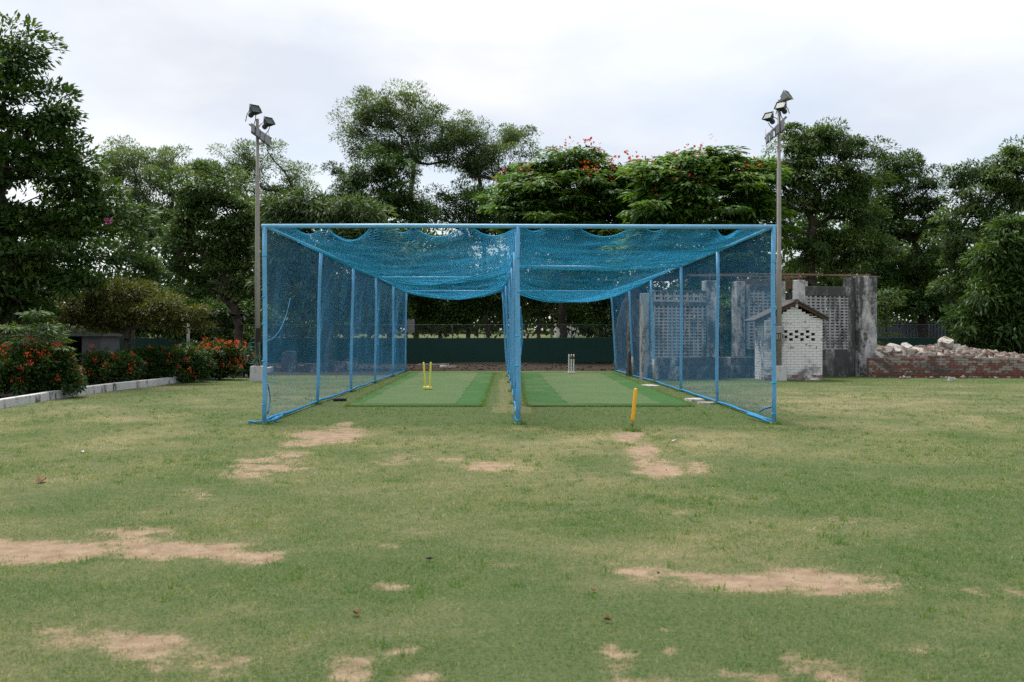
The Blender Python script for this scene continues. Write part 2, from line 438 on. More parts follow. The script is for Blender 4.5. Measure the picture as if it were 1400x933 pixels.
def fields(X, Y):
    """dirt, dry, soil values for ground points (numpy)"""
    Yc = np.maximum(Y, 2.6)
    px = 700 + X / Yc * F; py = HZ + F * H / Yc
    w1 = (vnoise(X, Y, 1.1, 4, 1) - 0.5); w2 = (vnoise(X, Y, 1.1, 4, 2) - 0.5)
    rag = (vnoise(X, Y, 3.0, 5, 3) - 0.5) + (vnoise(X, Y, 13.0, 3, 4) - 0.5) * .45
    dirt = np.zeros(X.shape); dry = np.zeros(X.shape)
    for cx, cy, rx, ry, s in DIRT:
        q = np.sqrt(((px - cx + w1 * rx * 1.3) / (rx * 1.25)) ** 2 + ((py - cy + w2 * ry * 1.5) / (ry * 1.25)) ** 2)
        dirt = np.maximum(dirt, s * np.clip(1.05 - q * .75, 0, 1.0) * .92 + np.clip(1.8 - q, 0, 1) * rag * 1.35)
    for cx, cy, rx, ry, s in DRY:
        q = ((px - cx) / rx) ** 2 + ((py - cy) / ry) ** 2
        dry += s * np.exp(-q)
    n = vnoise(X, Y, 0.35, 4, 5); n2 = vnoise(X, Y, 1.3, 3, 6)
    near = np.clip((9.5 - Y) / 4.0, 0, 1)
    dry = 0.23 + dry * 0.42 + (n - 0.5) * 0.42 + (n2 - 0.5) * 0.8 - near * 0.15 + np.clip(dirt, 0, .6) * .45
    # inside the cage the grass is watered and greener, with a mown line at the front
    xl = -3.95 + (Y - 15.75) * 0.003; xr = 4.15 - (Y - 15.75) * 0.006
    ins = (X > xl - .25) & (X < xr + .35) & (Y > 15.45) & (Y < 38.5)
    dry = np.where(ins, dry * 0.25 - 0.12, dry)
    dry = np.where(ins & (np.abs(X - 0.0) < 0.35 + 0.1 * (n2 - .5)) & (Y > 18), dry + 0.5, dry)
    far = np.clip((Y - 34.0) / 3.0, 0, 1)
    dry = dry - 0.25 * ((Y > 29) & (X > 4.5) & (Y < 36))
    dirt = np.where(ins & (Y > 16.4), dirt * 0.3, dirt)
    dirt = np.maximum(dirt, 0.66 * np.exp(-((X - xl - .55) / .30) ** 2) * (Y > 27) * (Y < 39) * (n2 + .25))
    dirt = np.maximum(dirt, 0.6 * np.exp(-((X - .15) / .25) ** 2) * (Y > 30) * (Y < 39.5) * (n2 + .35))
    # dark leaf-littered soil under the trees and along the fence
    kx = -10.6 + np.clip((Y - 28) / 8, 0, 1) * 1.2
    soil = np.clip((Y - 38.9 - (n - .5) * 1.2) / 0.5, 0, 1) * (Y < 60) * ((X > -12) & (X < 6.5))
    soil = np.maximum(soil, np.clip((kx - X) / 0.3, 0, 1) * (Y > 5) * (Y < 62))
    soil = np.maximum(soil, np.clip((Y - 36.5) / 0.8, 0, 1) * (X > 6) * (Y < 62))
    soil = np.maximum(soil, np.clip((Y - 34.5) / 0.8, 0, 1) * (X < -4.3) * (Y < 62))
    return dirt, np.clip(dry, 0, 1), soil

def ground_z(Y, X=None):
    z = np.where(Y > 62, (1 - np.exp(-(np.maximum(Y, 62) - 62) / 40.0)) * 2.6, 0.0)
    return z

ys = np.concatenate([[-60, -25, -8, 0, 2.0], np.geomspace(2.8, 62, 330), np.geomspace(64, 160, 24), [220, 350, 600, 1000, 1600]])
ts = np.linspace(-1, 1, 301)
rows = []
for y in ys:
    w = 0.72 * max(y, 3.0) + 3.0
    rows.append(np.concatenate([[-2500, -600 - w * 0.2, -w - 40], ts * w, [w + 40, 600 + w * 0.2, 2500]]))
GX = np.array(rows); GY = np.repeat(ys[:, None], GX.shape[1], 1)
nr, nc = GX.shape
gd, gy_, gs = fields(GX, GY)
GZ = ground_z(GY) + np.where((GY > 2.5) & (GY < 40), (vnoise(GX, GY, 0.8, 3, 9) - 0.5) * 0.012 - np.clip(gd, 0, 1) * 0.012 + np.clip(gd, 0, 1) * (vnoise(GX, GY, 14, 3, 19) - .5) * .016, 0)
idx = np.arange(nr * nc).reshape(nr, nc)
quads = np.stack([idx[:-1, :-1], idx[:-1, 1:], idx[1:, 1:], idx[1:, :-1]], -1).reshape(-1, 4)
g = np_mesh('ground', np.stack([GX, GY, GZ], -1), quads, 'ground_soil_grass', smooth=True,
            attrs={'dirt': gd.ravel(), 'dry': gy_.ravel(), 'soil': gs.ravel()})
tag(g, kind='structure')

# grass blades
def blades(n, y0, y1, h, w, seed, spread=0.60, ramp=(0, 0)):
    rs = np.random.RandomState(seed)
    Y = np.sqrt(rs.uniform(y0 ** 2, y1 ** 2, n))
    X = rs.uniform(-1, 1, n) * (spread * Y + 0.6)
    # blades gather in little tufts
    X += 0.03 * rs.randn(n); Y += 0.03 * rs.randn(n)
    d, dr, so = fields(X, Y)
    fine = vnoise(X, Y, 9.0, 3, 12)
    keep = rs.rand(n) > np.clip((d + (fine - .5) * .9 - 0.16) * 1.45, 0, 0.97)
    keep &= (so < 0.5)
    if ramp[0]: keep &= rs.rand(n) < np.clip((Y - y0) / ramp[0], 0, 1)
    if ramp[1]: keep &= rs.rand(n) < np.clip((y1 - Y) / ramp[1], 0, 1)
    keep &= vnoise(X, Y, 4.0, 2, 15) + rs.rand(n) * .6 > 0.42
    m = ((X > MAT_L(Y)[0]) & (X < MAT_L(Y)[1]) | (X > MAT_R(Y)[0]) & (X < MAT_R(Y)[1])) & (Y > MAT_Y0) & (Y < MAT_Y1)
    keep &= ~m
    keep &= (X > -9.95) | (Y > 40)
    X, Y, dr, d, fine = X[keep], Y[keep], dr[keep], d[keep], fine[keep]; n = len(X)
    hh = h * rs.uniform(0.45, 1.25, n) * (0.65 + 0.7 * vnoise(X, Y, 1.6, 3, 16)) * (1 - 0.35 * np.clip(d, 0, 1))
    ww = w * rs.uniform(0.7, 1.3, n)
    a = rs.uniform(0, 2 * np.pi, n); lean = rs.uniform(0.2, 1.5, n)
    base = np.stack([X, Y, np.full(n, -0.004)], -1)
    side = np.stack([np.cos(a), np.sin(a), np.zeros(n)], -1) * (ww / 2)[:, None]
    a2 = rs.uniform(0, 2 * np.pi, n)
    tip = base + np.stack([np.cos(a2) * lean * hh, np.sin(a2) * lean * hh, hh], -1)
    V = np.stack([base - side, base + side, tip], 1).reshape(-1, 3)
    Fc = np.arange(3 * n).reshape(n, 3)
    tint = np.clip(dr * 0.9 - .04 + rs.randn(n) * 0.26 + (fine - .5) * .9 + 0.02, 0, 1)
    return V, Fc, tint

# turf mats: outlines in metres from the photo
MAT_Y0, MAT_Y1 = gnd(0, 556.5).y, gnd(0, 510.5).y
def _edge(p0, p1):
    a, b = gnd(*p0), gnd(*p1)
    return lambda Y: a.x + (b.x - a.x) * (Y - a.y) / (b.y - a.y)
eL0, eL1 = _edge((474, 556.5), (562, 510.5)), _edge((659, 556.5), (676, 510.5))
sL0, sL1 = _edge((490, 556.5), (576, 510.5)), _edge((621, 556.5), (655, 510.5))
eR0, eR1 = _edge((720, 556.5), (712, 510.5)), _edge((950, 556.5), (838, 510.5))
sR0, sR1 = _edge((777, 556.5), (736, 510.5)), _edge((908, 556.5), (818, 510.5))
MAT_L = lambda Y: (eL0(Y), eL1(Y)); MAT_R = lambda Y: (eR0(Y), eR1(Y))

parts = [blades(460000, 3.4, 10.0, 0.021, 0.0036, 1, ramp=(0, 5.0)), blades(380000, 5.0, 19.0, 0.027, 0.0062, 2, ramp=(4.5, 7.0)), blades(190000, 11.5, 38.5, 0.030, 0.013, 3, ramp=(7.0, 0))]
def tufts(centres, per, spread, h, w, tint0, seed):
    rs = np.random.RandomState(seed); C = np.repeat(np.asarray(centres, float), per, 0); n = len(C)
    a = rs.uniform(0, 2 * np.pi, n); q = spread * np.sqrt(rs.rand(n))
    b0 = np.stack([C[:, 0] + q * np.cos(a), C[:, 1] + q * np.sin(a), np.full(n, -.004)], -1)
    hh = h * rs.uniform(.5, 1.3, n); a2 = a + rs.randn(n) * .6; lean = rs.uniform(.1, .9, n)
    side = np.stack([-np.sin(a2), np.cos(a2), np.zeros(n)], -1) * (w * rs.uniform(.7, 1.3, n) / 2)[:, None]
    tip = b0 + np.stack([np.cos(a2) * lean * hh, np.sin(a2) * lean * hh, hh], -1)
    return np.stack([b0 - side, b0 + side, tip], 1).reshape(-1, 3), np.arange(3 * n).reshape(n, 3), np.clip(tint0 + rs.randn(n) * .14, 0, 1)
# coarse weed tufts and rank grass along kerb and mat edges, darker tufts at posts and stump
_rt = np.random.RandomState(55); wc = []
for _ in range(2600):
    Y = math.sqrt(_rt.uniform(3.6 ** 2, 24 ** 2)); X = _rt.uniform(-1, 1) * (.6 * Y + .5)
    if vnoise(X, Y, .5, 3, 71) + .35 * _rt.rand() > .62: wc.append((X, Y))
_w = np.array(wc); _d = fields(_w[:, 0], _w[:, 1]); _w = _w[(_d[0] < .35) & (_d[2] < .5) & ~((_w[:, 1] > MAT_Y0) & (_w[:, 0] > -4) & (_w[:, 0] < 4))]
parts.append(tufts(_w, 16, .045, .042, .0075, .10, 56))
feet = []
_D = F * H / (580 - HZ)
for lb in ((361, 433.5, 480, 513, 536.5, 554), (708, 704, 701, 698.5, 696, 693.5), (1058, 981, 931, 895, 866, 843)):
    for i, q in enumerate(lb): feet.append(((q - 700) / F * _D * (1 + .288 * i), _D * (1 + .288 * i)))
feet.append(tuple(gnd(864, 589.5))[:2])
parts.append(tufts(feet, 150, .13, .085, .008, .12, 57))  # foot tufts added and tinted darker to stand in for contact shadows
edge = []
for e in (eL0, eL1, eR0, eR1):
    for Y in np.arange(MAT_Y0, MAT_Y1, .10): edge.append((e(Y) + _rt.uniform(-.05, .05), Y))
for e0, e1 in ((eL0, eL1), (eR0, eR1)):
    for q in np.linspace(0, 1, 60): edge.append((e0(MAT_Y0) + (e1(MAT_Y0) - e0(MAT_Y0)) * q, MAT_Y0 - .01 + _rt.uniform(-.03, .03)))
parts.append(tufts(edge, 16, .06, .05, .009, .2, 58))
_st = np.stack([_rt.uniform(-1, 1, 2600) * 1.0, np.sqrt(_rt.uniform(3.5 ** 2, 13 ** 2, 2600))], -1); _st[:, 0] *= _st[:, 1] * .6
_st = _st[fields(_st[:, 0], _st[:, 1])[0] < .5]
parts.append(tufts(_st, 2, .02, .038, .0032, .78, 59))
off = 0; Vs, Fs, Ts = [], [], []
for V, Fc, t in parts:
    Vs.append(V); Fs.append(Fc + off); Ts.append(t); off += len(V)
go = np_mesh('grass', np.concatenate(Vs), np.concatenate(Fs), 'grass_blade', tint=np.concatenate(Ts))
tag(go, 'short patchy green and straw coloured lawn grass', 'grass', kind='stuff')

# ------------------------------------------------------------------ turf mats
def mat_sheet(e0, e1, y0, y1, z, name, mat, parent, n=40, wob=0.028, th=0.014):
    b = MB(); top = []; m = 6
    for i in range(n + 1):
        Y = y0 + (y1 - y0) * i / n
        for j in range(m + 1):
            x = e0(Y) + (e1(Y) - e0(Y)) * j / m
            if j in (0, m): x += wob * math.sin(i * 1.7 + j) + wob * rnd.uniform(-1, 1)
            yy = Y + (rnd.uniform(-1, 1) * wob if i in (0, n) else 0)
            top.append((x, yy, z + 0.0015 * math.sin(i * .9 + j * 1.3)))
    W = m + 1
    f = [(i * W + j, i * W + j + 1, (i + 1) * W + j + 1, (i + 1) * W + j) for i in range(n) for j in range(m)]
    ring = [j for j in range(W)] + [i * W + m for i in range(1, n + 1)] + [n * W + j for j in range(m - 1, -1, -1)] + [i * W for i in range(n - 1, 0, -1)]
    k = len(top); low = [(top[r][0], top[r][1], z - th) for r in ring]
    f2 = [(ring[a], k + a, k + (a + 1) % len(ring), ring[(a + 1) % len(ring)]) for a in range(len(ring))]
    b.poly(top + low, f + f2)
    return b.build(name, mat, parent)

def turf(label, e0, e1, s0, s1):
    r = empty('turf_mat', ((e0(MAT_Y0) + e1(MAT_Y0)) / 2, MAT_Y0, 0)); L = Vector(r.location)
    inv = Matrix.Translation(-L)
    for nm, mt, a, b_, z, y0, y1 in (('mat_base', 'turf_dark', e0, e1, 0.020, MAT_Y0, MAT_Y1), ('pitch_strip', 'turf_light', s0, s1, 0.026, MAT_Y0 + .55, MAT_Y1 - .2),
                                     ('front_hem', 'turf_edge', lambda Y: e0(Y) + .03, lambda Y: e1(Y) - .03, 0.025, MAT_Y0 + .01, MAT_Y0 + .53)):
        o = mat_sheet(a, b_, y0, y1, z, nm, mt, r, th=0.018 if nm == 'mat_base' else 0.004)
        o.data.transform(inv)
    tag(r, label, 'turf mat', 'artificial turf mats inside the cage')
turf('green artificial turf mat under the yellow stumps, left bay of the net cage', eL0, eL1, sL0, sL1)
turf('green artificial turf mat in front of the white stumps, right bay of the net cage', eR0, eR1, sR0, sR1)

# ------------------------------------------------------------------ net cage
D0 = F * H / (580 - HZ)                     # 15.75 m to the front posts
PY = [D0 * (1 + 0.288 * i) for i in range(6)]
TOPZ = at(0, 309.5, D0).z
LT = [362, 439, 483, 514, 538, 556]; LB = [361, 433.5, 480, 513, 536.5, 554]
RT = [1058, 981, 931, 890, 860, 835]; RB = [1058, 981, 931, 895, 866, 843]
CT = [708, 704, 700, 697, 692, 687]; CB = [708, 704, 701, 698.5, 696, 693.5]
cage = empty('net_cage', (0, D0, 0))
tag(cage, 'blue two bay cricket practice net cage on painted steel posts', 'net cage')
CO = Vector((0, D0, 0))
inv = Matrix.Translation(-CO)
def cpart(b, name, mat, **k):
    o = b.build(name, mat, cage, **k); o.data.transform(inv); return o
def topx(arr, i): return (arr[i] - 700) / F * PY[i]
LX = [topx(LT, i) for i in range(6)]; LXb = [topx(LB, i) for i in range(6)]
RX = [topx(RT, i) for i in range(6)]; RXb = [topx(RB, i) for i in range(6)]
CX = [topx(CT, i) for i in range(6)]; CXb = [topx(CB, i) for i in range(6)]
tz = [TOPZ] * 6
def interp(arr):
    return lambda Y: float(np.interp(Y, PY, arr))
fLX, fRX, fCX, fLXb, fRXb, fCXb = map(interp, (LX, RX, CX, LXb, RXb, CXb))
for side, (T, B_) in enumerate(((LX, LXb), (CX, CXb), (RX, RXb))):
    for i in range(6):
        r = (0.036 if i == 0 else 0.033) * (1.05 if side == 1 else 1)
        b = MB()
        n = 7
        pts = []
        for k in range(n):
            t = k / (n - 1)
            pts.append((B_[i] + (T[i] - B_[i]) * t + (0.013 * math.sin(4 * t + i * 1.7 + side) if 0 < k < n - 1 else 0), PY[i], -0.05 + (TOPZ + 0.02) * t + 0.02 * t))
        b.tube(pts, r, 12)
        o = cpart(b, 'post', 'blue_paint')
        if side == 2 and i in (3, 4):      # these two have lost their paint low down
            bb = MB(); z1 = 0.75
            p0 = Vector(pts[0]); p1 = Vector(pts[-1]); q = p0 + (p1 - p0) * (z1 / (p1.z - p0.z))
            bb.tube([p0 + Vector((0, 0, .02)), q], r + 0.003, 12)
            s = bb.build('bare_foot', 'bare_metal', o); s.data.transform(inv)
        if i == 0:
            bt = MB()
            for k in range(5):
                z = 0.3 + k * 0.58 + rnd.uniform(-.2, .2)
                p0 = Vector(pts[0]); p1 = Vector(pts[-1]); q = p0 + (p1 - p0) * (z / (p1.z - p0.z))
                bt.tube([q - Vector((0, 0, .012)), q + Vector((0, 0, .012))], r + 0.004, 10)
            s = bt.build('net_tie', 'net_blue', o); s.data.transform(inv); tag(s, kind='stuff')
            bf = MB(); bf.box((B_[0], PY[0], 0.01), (0.11, 0.11, 0.035)); s = bf.build('foot', 'concrete', o); s.data.transform(inv)
# rails
b = MB(); b.tube([(LX[0] - .05, D0, TOPZ), (-1.9, D0, TOPZ + .006), (0, D0, TOPZ), (2.1, D0, TOPZ - .008), (RX[0] + .04, D0, TOPZ - .01)], 0.034, 12); cpart(b, 'front_crossbar', 'rail_paint')
for arr in (LX, CX, RX):
    b = MB(); b.tube([(arr[i], PY[i], TOPZ - 0.005) for i in range(6)], 0.026, 10); cpart(b, 'top_rail', 'rail_paint')
b = MB(); b.tube([(LX[3], PY[3], TOPZ - .01), (CX[3], PY[3], TOPZ - .01)], 0.026, 10); cpart(b, 'cross_rail', 'rail_paint')
b = MB(); b.tube([(CX[2], PY[2], TOPZ), (RX[2], PY[2], TOPZ - .03)], 0.026, 10); cpart(b, 'cross_rail', 'rail_paint')
b = MB(); b.tube([(LX[5], PY[5], TOPZ - .01), (CX[5], PY[5], TOPZ - .01), (RX[5], PY[5], TOPZ - .01)], 0.026, 10); cpart(b, 'back_rail', 'rail_paint')

def strand_mesh(lines, r, name, mat, jitter=0.0):
    """lines: list of (k,3) arrays -> thin three-sided cords in one mesh"""
    Vs, Fs = [], []; off = 0
    ang = np.array([0, 2.0944, 4.18879])
    for P in lines:
        k = len(P)
        T = np.gradient(P, axis=0); T /= np.linalg.norm(T, axis=1, keepdims=True) + 1e-9
        U = np.array([0.3, 0.5, 0.81]); A = np.cross(T, U); A /= np.linalg.norm(A, axis=1, keepdims=True) + 1e-9
        B = np.cross(T, A)
        ring = P[:, None, :] + r * (A[:, None, :] * np.cos(ang)[None, :, None] + B[:, None, :] * np.sin(ang)[None, :, None])
        Vs.append(ring.reshape(-1, 3))
        i = np.arange(k - 1)[:, None] * 3; j = np.arange(3)[None, :]; j2 = (j + 1) % 3
        Fs.append((np.stack([i + j, i + j2, i + 3 + j2, i + 3 + j], -1).reshape(-1, 4)) + off); off += 3 * k
    return np_mesh(name, np.concatenate(Vs), np.concatenate(Fs), mat, smooth=True)

def diamond_net(L, W, pitch, surf, seg):
    """cords of a diamond net over the sheet [0,L]x[0,W]; surf maps arrays (l,w)->(n,3)"""
    out = []
    for sgn in (1, -1):
        c = -W if sgn > 0 else 0.0
        end = L if sgn > 0 else L + W
        while c < end:
            # l = c + sgn*w
            w0, w1 = 0.0, W
            if sgn > 0:
                w0 = max(0, -c); w1 = min(W, L - c)
            else:
                w0 = max(0, c - L); w1 = min(W, c)
            if w1 - w0 > 0.03:
                k = max(2, int((w1 - w0) * 1.414 / seg) + 1)
                w = np.linspace(w0, w1, k)
                out.append(surf(c + sgn * w, w))
            c += pitch
    return out

PITCH = 0.066
LEN = PY[5] - D0
RNET = 0.0019
def npi(Y, arr): return np.interp(Y, PY, arr)

# side nets
def side_surf(top, bot, bulge, seed):
    def s(l, w):
        Y = D0 + l; t = np.clip(w / TOPZ, 0, 1)
        X = npi(Y, bot) * (1 - t) + npi(Y, top) * t
        ph = (l / (PY[1] - PY[0])) % 1.0
        wob = (vnoise(l, w, 0.9, 2, seed) - .5)
        X = X + bulge * np.sin(np.pi * ph) * np.sin(np.pi * t) + wob * 0.12 * np.sin(np.pi * t)
        zb = 0.015 + 0.05 * vnoise(l, l * 0, 0.8, 2, seed + 3)
        Z = zb * (1 - t) + (TOPZ - 0.02 - 0.03 * np.sin(np.pi * ph)) * t
        return np.stack([X, Y + wob * 0.10, Z], -1)
    return s
for top, bot, bulge, seed, lab in ((LX, LXb, -0.10, 21, 'left'), (RX, RXb, 0.10, 22, 'right'), (CX, CXb, 0.05, 23, 'mid')):
    s = side_surf(top, bot, bulge, seed)
    o = strand_mesh(diamond_net(LEN, TOPZ, PITCH, s, 0.45), RNET * .62, 'divider_net' if lab == 'mid' else 'side_net', 'net_side')
    o.parent = cage; o.data.transform(inv)
    b = MB()          # gathered hem along the ground
    l = np.linspace(0.02, LEN, 90); P = s(l, np.zeros_like(l))
    b.tube([tuple(p + np.array([0.05 * (vnoise(q, 0, 1.3, 2, seed + 7) - .5), 0, 0.012])) for p, q in zip(P, l)], [0.014 + 0.022 * float(vnoise(q, 3, 1.1, 3, seed)) for q in l], 7)
    h = b.build('hem', 'net_rope', o); h.data.transform(inv)

# roof nets with sag between rails and scallops at the front edge
SC = {'L': [(402, 441, 10), (447, 507, 19), (534, 564, 8), (565, 632, 13), (645, 705, 12), (509, 531, 3)],
      'R': [(716, 745, 6), (790, 863, 13), (880, 910, 6), (978, 1012, 15), (750, 787, 3), (915, 975, 2)]}
def roof_surf(fa, fb, spans, key, seed, edge):
    def s(l, w):       # w runs across 0..1*WID
        Y = D0 + l; u = np.clip(w / WID, 0, 1)
        xa, xb = npi(Y, fa), npi(Y, fb)
        X = xa + (xb - xa) * u
        drop = np.zeros_like(l)
        for y0, y1, A in spans:
            t = np.clip((Y - y0) / (y1 - y0), 0, 1)
            drop += A * np.sin(np.pi * t) ** 0.8 * np.sin(np.pi * u) ** 0.7
        drop += (vnoise(l, w, 0.7, 3, seed) - .4) * 0.16 * np.sin(np.pi * u) ** .5
        drop += edge * (1 - np.abs(2 * u - 1)) ** .3
        # scallops
        pxf = 700 + X / D0 * F
        sc = np.zeros_like(l)
        for a, b_, d in SC[key]:
            q = np.clip((pxf - a) / (b_ - a), 0, 1)
            sc = np.maximum(sc, d / F * D0 * 4 * q * (1 - q))
        k0 = np.exp(-l / 0.55)
        drop = drop * (1 - np.exp(-l / 0.5)) + sc * k0
        Z = TOPZ - 0.015 - np.maximum(drop, 0.0)
        return np.stack([X, Y + sc * k0 * .3, Z], -1)
    return s
WID = 4.05
for fa, fb, spans, key, seed, edge in ((LX, CX, [(PY[0], PY[3], 0.42), (PY[3], PY[5], 0.42)], 'L', 31, 0.05),
                                       (CX, RX, [(PY[0], PY[2], 0.16), (PY[2], PY[5], 0.60)], 'R', 32, 0.05)):
    s = roof_surf(fa, fb, spans, key, seed, edge)
    o = strand_mesh(diamond_net(LEN, WID, PITCH, s, 0.21), RNET * .86, 'roof_net', 'net_blue')
    o.parent = cage; o.data.transform(inv)
    b = MB(); w = np.linspace(0, WID, 120); P = s(np.zeros_like(w), w)
    b.tube([tuple(p) for p in P], 0.009, 6); h = b.build('edge_cord', 'net_blue', o); h.data.transform(inv)
    b = MB(); w = np.linspace(0, WID, 60); P = s(np.full_like(w, LEN), w)
    b.tube([tuple(p) for p in P], 0.012, 6); h = b.build('edge_cord', 'net_blue', o); h.data.transform(inv)

# slack folds of net gathered at the front corners
def fold(pix, Yd, rr, side):
    b = MB(); pts = [at(px, py, Yd[i]) for i, (px, py) in enumerate(pix)]
    # smooth
    P = []
    for i in range(len(pts) - 1):
        for k in range(6): P.append(pts[i].lerp(pts[i + 1], k / 6))
    P.append(pts[-1])
    for _ in range(3):
        P = [P[0]] + [(P[i - 1] + P[i] * 2 + P[i + 1]) / 4 for i in range(1, len(P) - 1)] + [P[-1]]
    b.tube(P, [rr * (0.6 + 0.8 * rnd.random()) for _ in P], 6)
    cpart(b, 'net_fold', 'net_rope')
fold([(363, 467), (374, 463), (384, 450), (392, 430), (397, 408)], [D0 + .05, D0 + .35, D0 + .7, D0 + 1.2, D0 + 1.6], 0.006, 'L')
fold([(366, 566), (370, 545), (366, 525)], [D0 + .1, D0 + .3, D0 + .15], 0.012, 'L')
fold([(340, 577), (352, 578), (362, 577), (374, 575), (386, 568)], [D0 - .02, D0 - .02, D0 - .03, D0 + .15, D0 + .55], 0.026, 'L')
fold([(1056, 556), (1045, 559), (1038, 563)], [D0 + .02, D0 + .3, D0 + .55], 0.014, 'R')
fold([(1056, 578), (1048, 576), (1040, 572), (1022, 566)], [D0 + .02, D0 + .1, D0 + .4, D0 + 1.0], 0.022, 'R')
fold([(705, 560), (700, 566), (702, 575), (706, 578)], [D0 + .2, D0 + .1, D0 + .05, D0 - .02], 0.008, 'C')
fold([(711, 420), (714, 450), (713, 475), (710, 490)], [D0 + .3, D0 + .5, D0 + .5, D0 + .3], 0.016, 'C')

# ------------------------------------------------------------------ stumps and small things in the cage
def stump_part(b, p0, p1, r):
    p0, p1 = Vector(p0), Vector(p1); d = p1 - p0
    b.tube([p0, p0 + d * .1, p0 + d * .95, p0 + d * .985, p1], [r * .95, r, r, r * .8, r * .45], 14)

g0 = gnd(584.5, 534); r0 = empty('stumps', g0)
tag(r0, 'yellow plastic spring-back stumps with two uprights on the left turf mat', 'stumps')
b = MB(); b.box((0, 0, 0.060), (0.23, 0.11, 0.055)); b.tube([(-.10, 0, .075), (.10, 0, .075)], 0.035, 12); b.build('base', 'yellow_plastic', r0, bevel=0.01)
for xa, xb in ((-0.055, -0.10), (0.055, 0.085)):
    b = MB(); stump_part(b, (xa, 0, 0.08), (xb, 0, 0.72), 0.026); b.build('stump', 'yellow_plastic', r0)
g0 = gnd(781, 511.8); r0 = empty('stumps', g0)
tag(r0, 'white three-stump wicket with brown bands at the far end of the right mat', 'stumps')
b = MB(); b.box((0, 0, 0.055), (0.27, 0.12, 0.05)); b.build('base', 'white_plastic', r0, bevel=0.01)
for k, xa in enumerate((-0.085, 0.0, 0.085)):
    b = MB(); stump_part(b, (xa, 0, 0.07), (xa + .004 * k, 0, 0.72), 0.024); s = b.build('stump', 'white_plastic', r0)
    if k: 
        b = MB(); b.tube([(xa + .003 * k, 0, .55), (xa + .0038 * k, 0, .66)], 0.0265, 12); b.build('band', 'brown_band', s)
g0 = gnd(864, 589.5); r0 = empty('training_stump', g0)
tag(r0, 'single leaning orange-yellow stump spiked into the grass in front of the cage', 'stump')
Yk = g0.y
pt, pm = at(869.3, 531, Yk) - g0, at(864.6, 577, Yk) - g0
b = MB(); stump_part(b, pm, pt, 0.027); b.build('stump', 'orange_yellow', r0)
b = MB(); b.tube([pm + Vector((0, 0, .004)), pm - Vector((0.001, 0, .05)), pm - Vector((0.001, 0, .052)), Vector((0, 0, -.05))], [.022, .020, .012, .006], 10); b.build('spike', 'steel_grey', r0)

g0 = gnd(464, 549); r0 = empty('rubber_grip', g0, R(18)); tag(r0, 'short black ribbed rubber bar lying on grass beside the left mat', 'rubber bar')
b = MB(); n = 24; b.tube([(-.13 + .26 * k / n, 0, .04) for k in range(n + 1)], [0.036 + (0.004 if k % 2 else -.003) for k in range(n + 1)], 12); b.build('sleeve', 'black_rubber', r0)
b = MB(); b.tube([(.13, 0, .04), (.15, 0, .04)], 0.028, 12); b.build('end_plug', 'black_rubber', r0)

def slab(px, py, sx, sy, th, rz, label, mat='concrete_pale', tilt=(0, 0), z=None, Y=None, name='concrete_slab', group=None, cat='concrete slab', seed=0):
    """broken slab with an uneven outline"""
    rr = random.Random(seed + int(px * 13 + py))
    c = gnd(px, py) if Y is None else at(px, py, Y)
    n = 9; pts = []
    for k in range(n):
        a = 2 * math.pi * k / n + rr.uniform(-.15, .15)
        ca, sa = math.cos(a), math.sin(a)
        m = max(abs(ca), abs(sa)); q = (1 / m) * rr.uniform(0.86, 1.0)
        pts.append((ca * q * sx / 2, sa * q * sy / 2))
    V = [(x, y, 0) for x, y in pts] + [(x * rr.uniform(.93, 1), y * rr.uniform(.93, 1), th * rr.uniform(.85, 1.1)) for x, y in pts]
    b = MB(); b.poly(V, [tuple(reversed(range(n))), tuple(range(n, 2 * n))] + [(k, (k + 1) % n, n + (k + 1) % n, n + k) for k in range(n)])
    o = b.build(name, mat); o.location = c if z is None else (c.x, c.y, z)
    o.rotation_euler = (R(tilt[0]), R(tilt[1]), R(rz))
    tag(o, label, cat, group); return o
slab(889, 528.5, .38, .75, .045, 15, 'pale concrete slab on the ground at the fourth post of the right side net', z=-.01)
slab(949, 548.5, .40, .55, .06, 5, 'pale concrete slab on grass beside the second post of the right side net', z=-.01)
slab(966, 552.5, .30, .42, .05, 40, 'smaller tan concrete slab touching the side net next to a paler slab', 'concrete', z=-.01)

# ------------------------------------------------------------------ trees
def ring_tubes(edges, rad, nodes, n):
    """frusta along tree edges; nodes (m,3), rad per node"""
    V, Fc = [], []
    ang = 2 * np.pi * np.arange(n) / n
    for a, b in edges:
        p, q = nodes[a], nodes[b]
        d = q - p; L = np.linalg.norm(d)
        if L < 1e-6: continue
        d = d / L; u = np.array([1.0, 0, 0]) if abs(d[0]) < .8 else np.array([0, 1.0, 0])
        e = np.cross(d, u); e /= np.linalg.norm(e); f = np.cross(d, e)
        o = len(V) * n
        ra, rb = rad[a], rad[b]
        ra = min(ra, rb * 1.35 + 0.012)
        for pt, r in ((p - d * ra * .2, ra), (q + d * rb * .2, rb)):
            V.append(pt + r * (np.cos(ang)[:, None] * e + np.sin(ang)[:, None] * f))
        for k in range(n):
            k2 = (k + 1) % n; Fc.append((o + k, o + k2, o + n + k2, o + n + k))
    return np.concatenate(V), np.array(Fc)

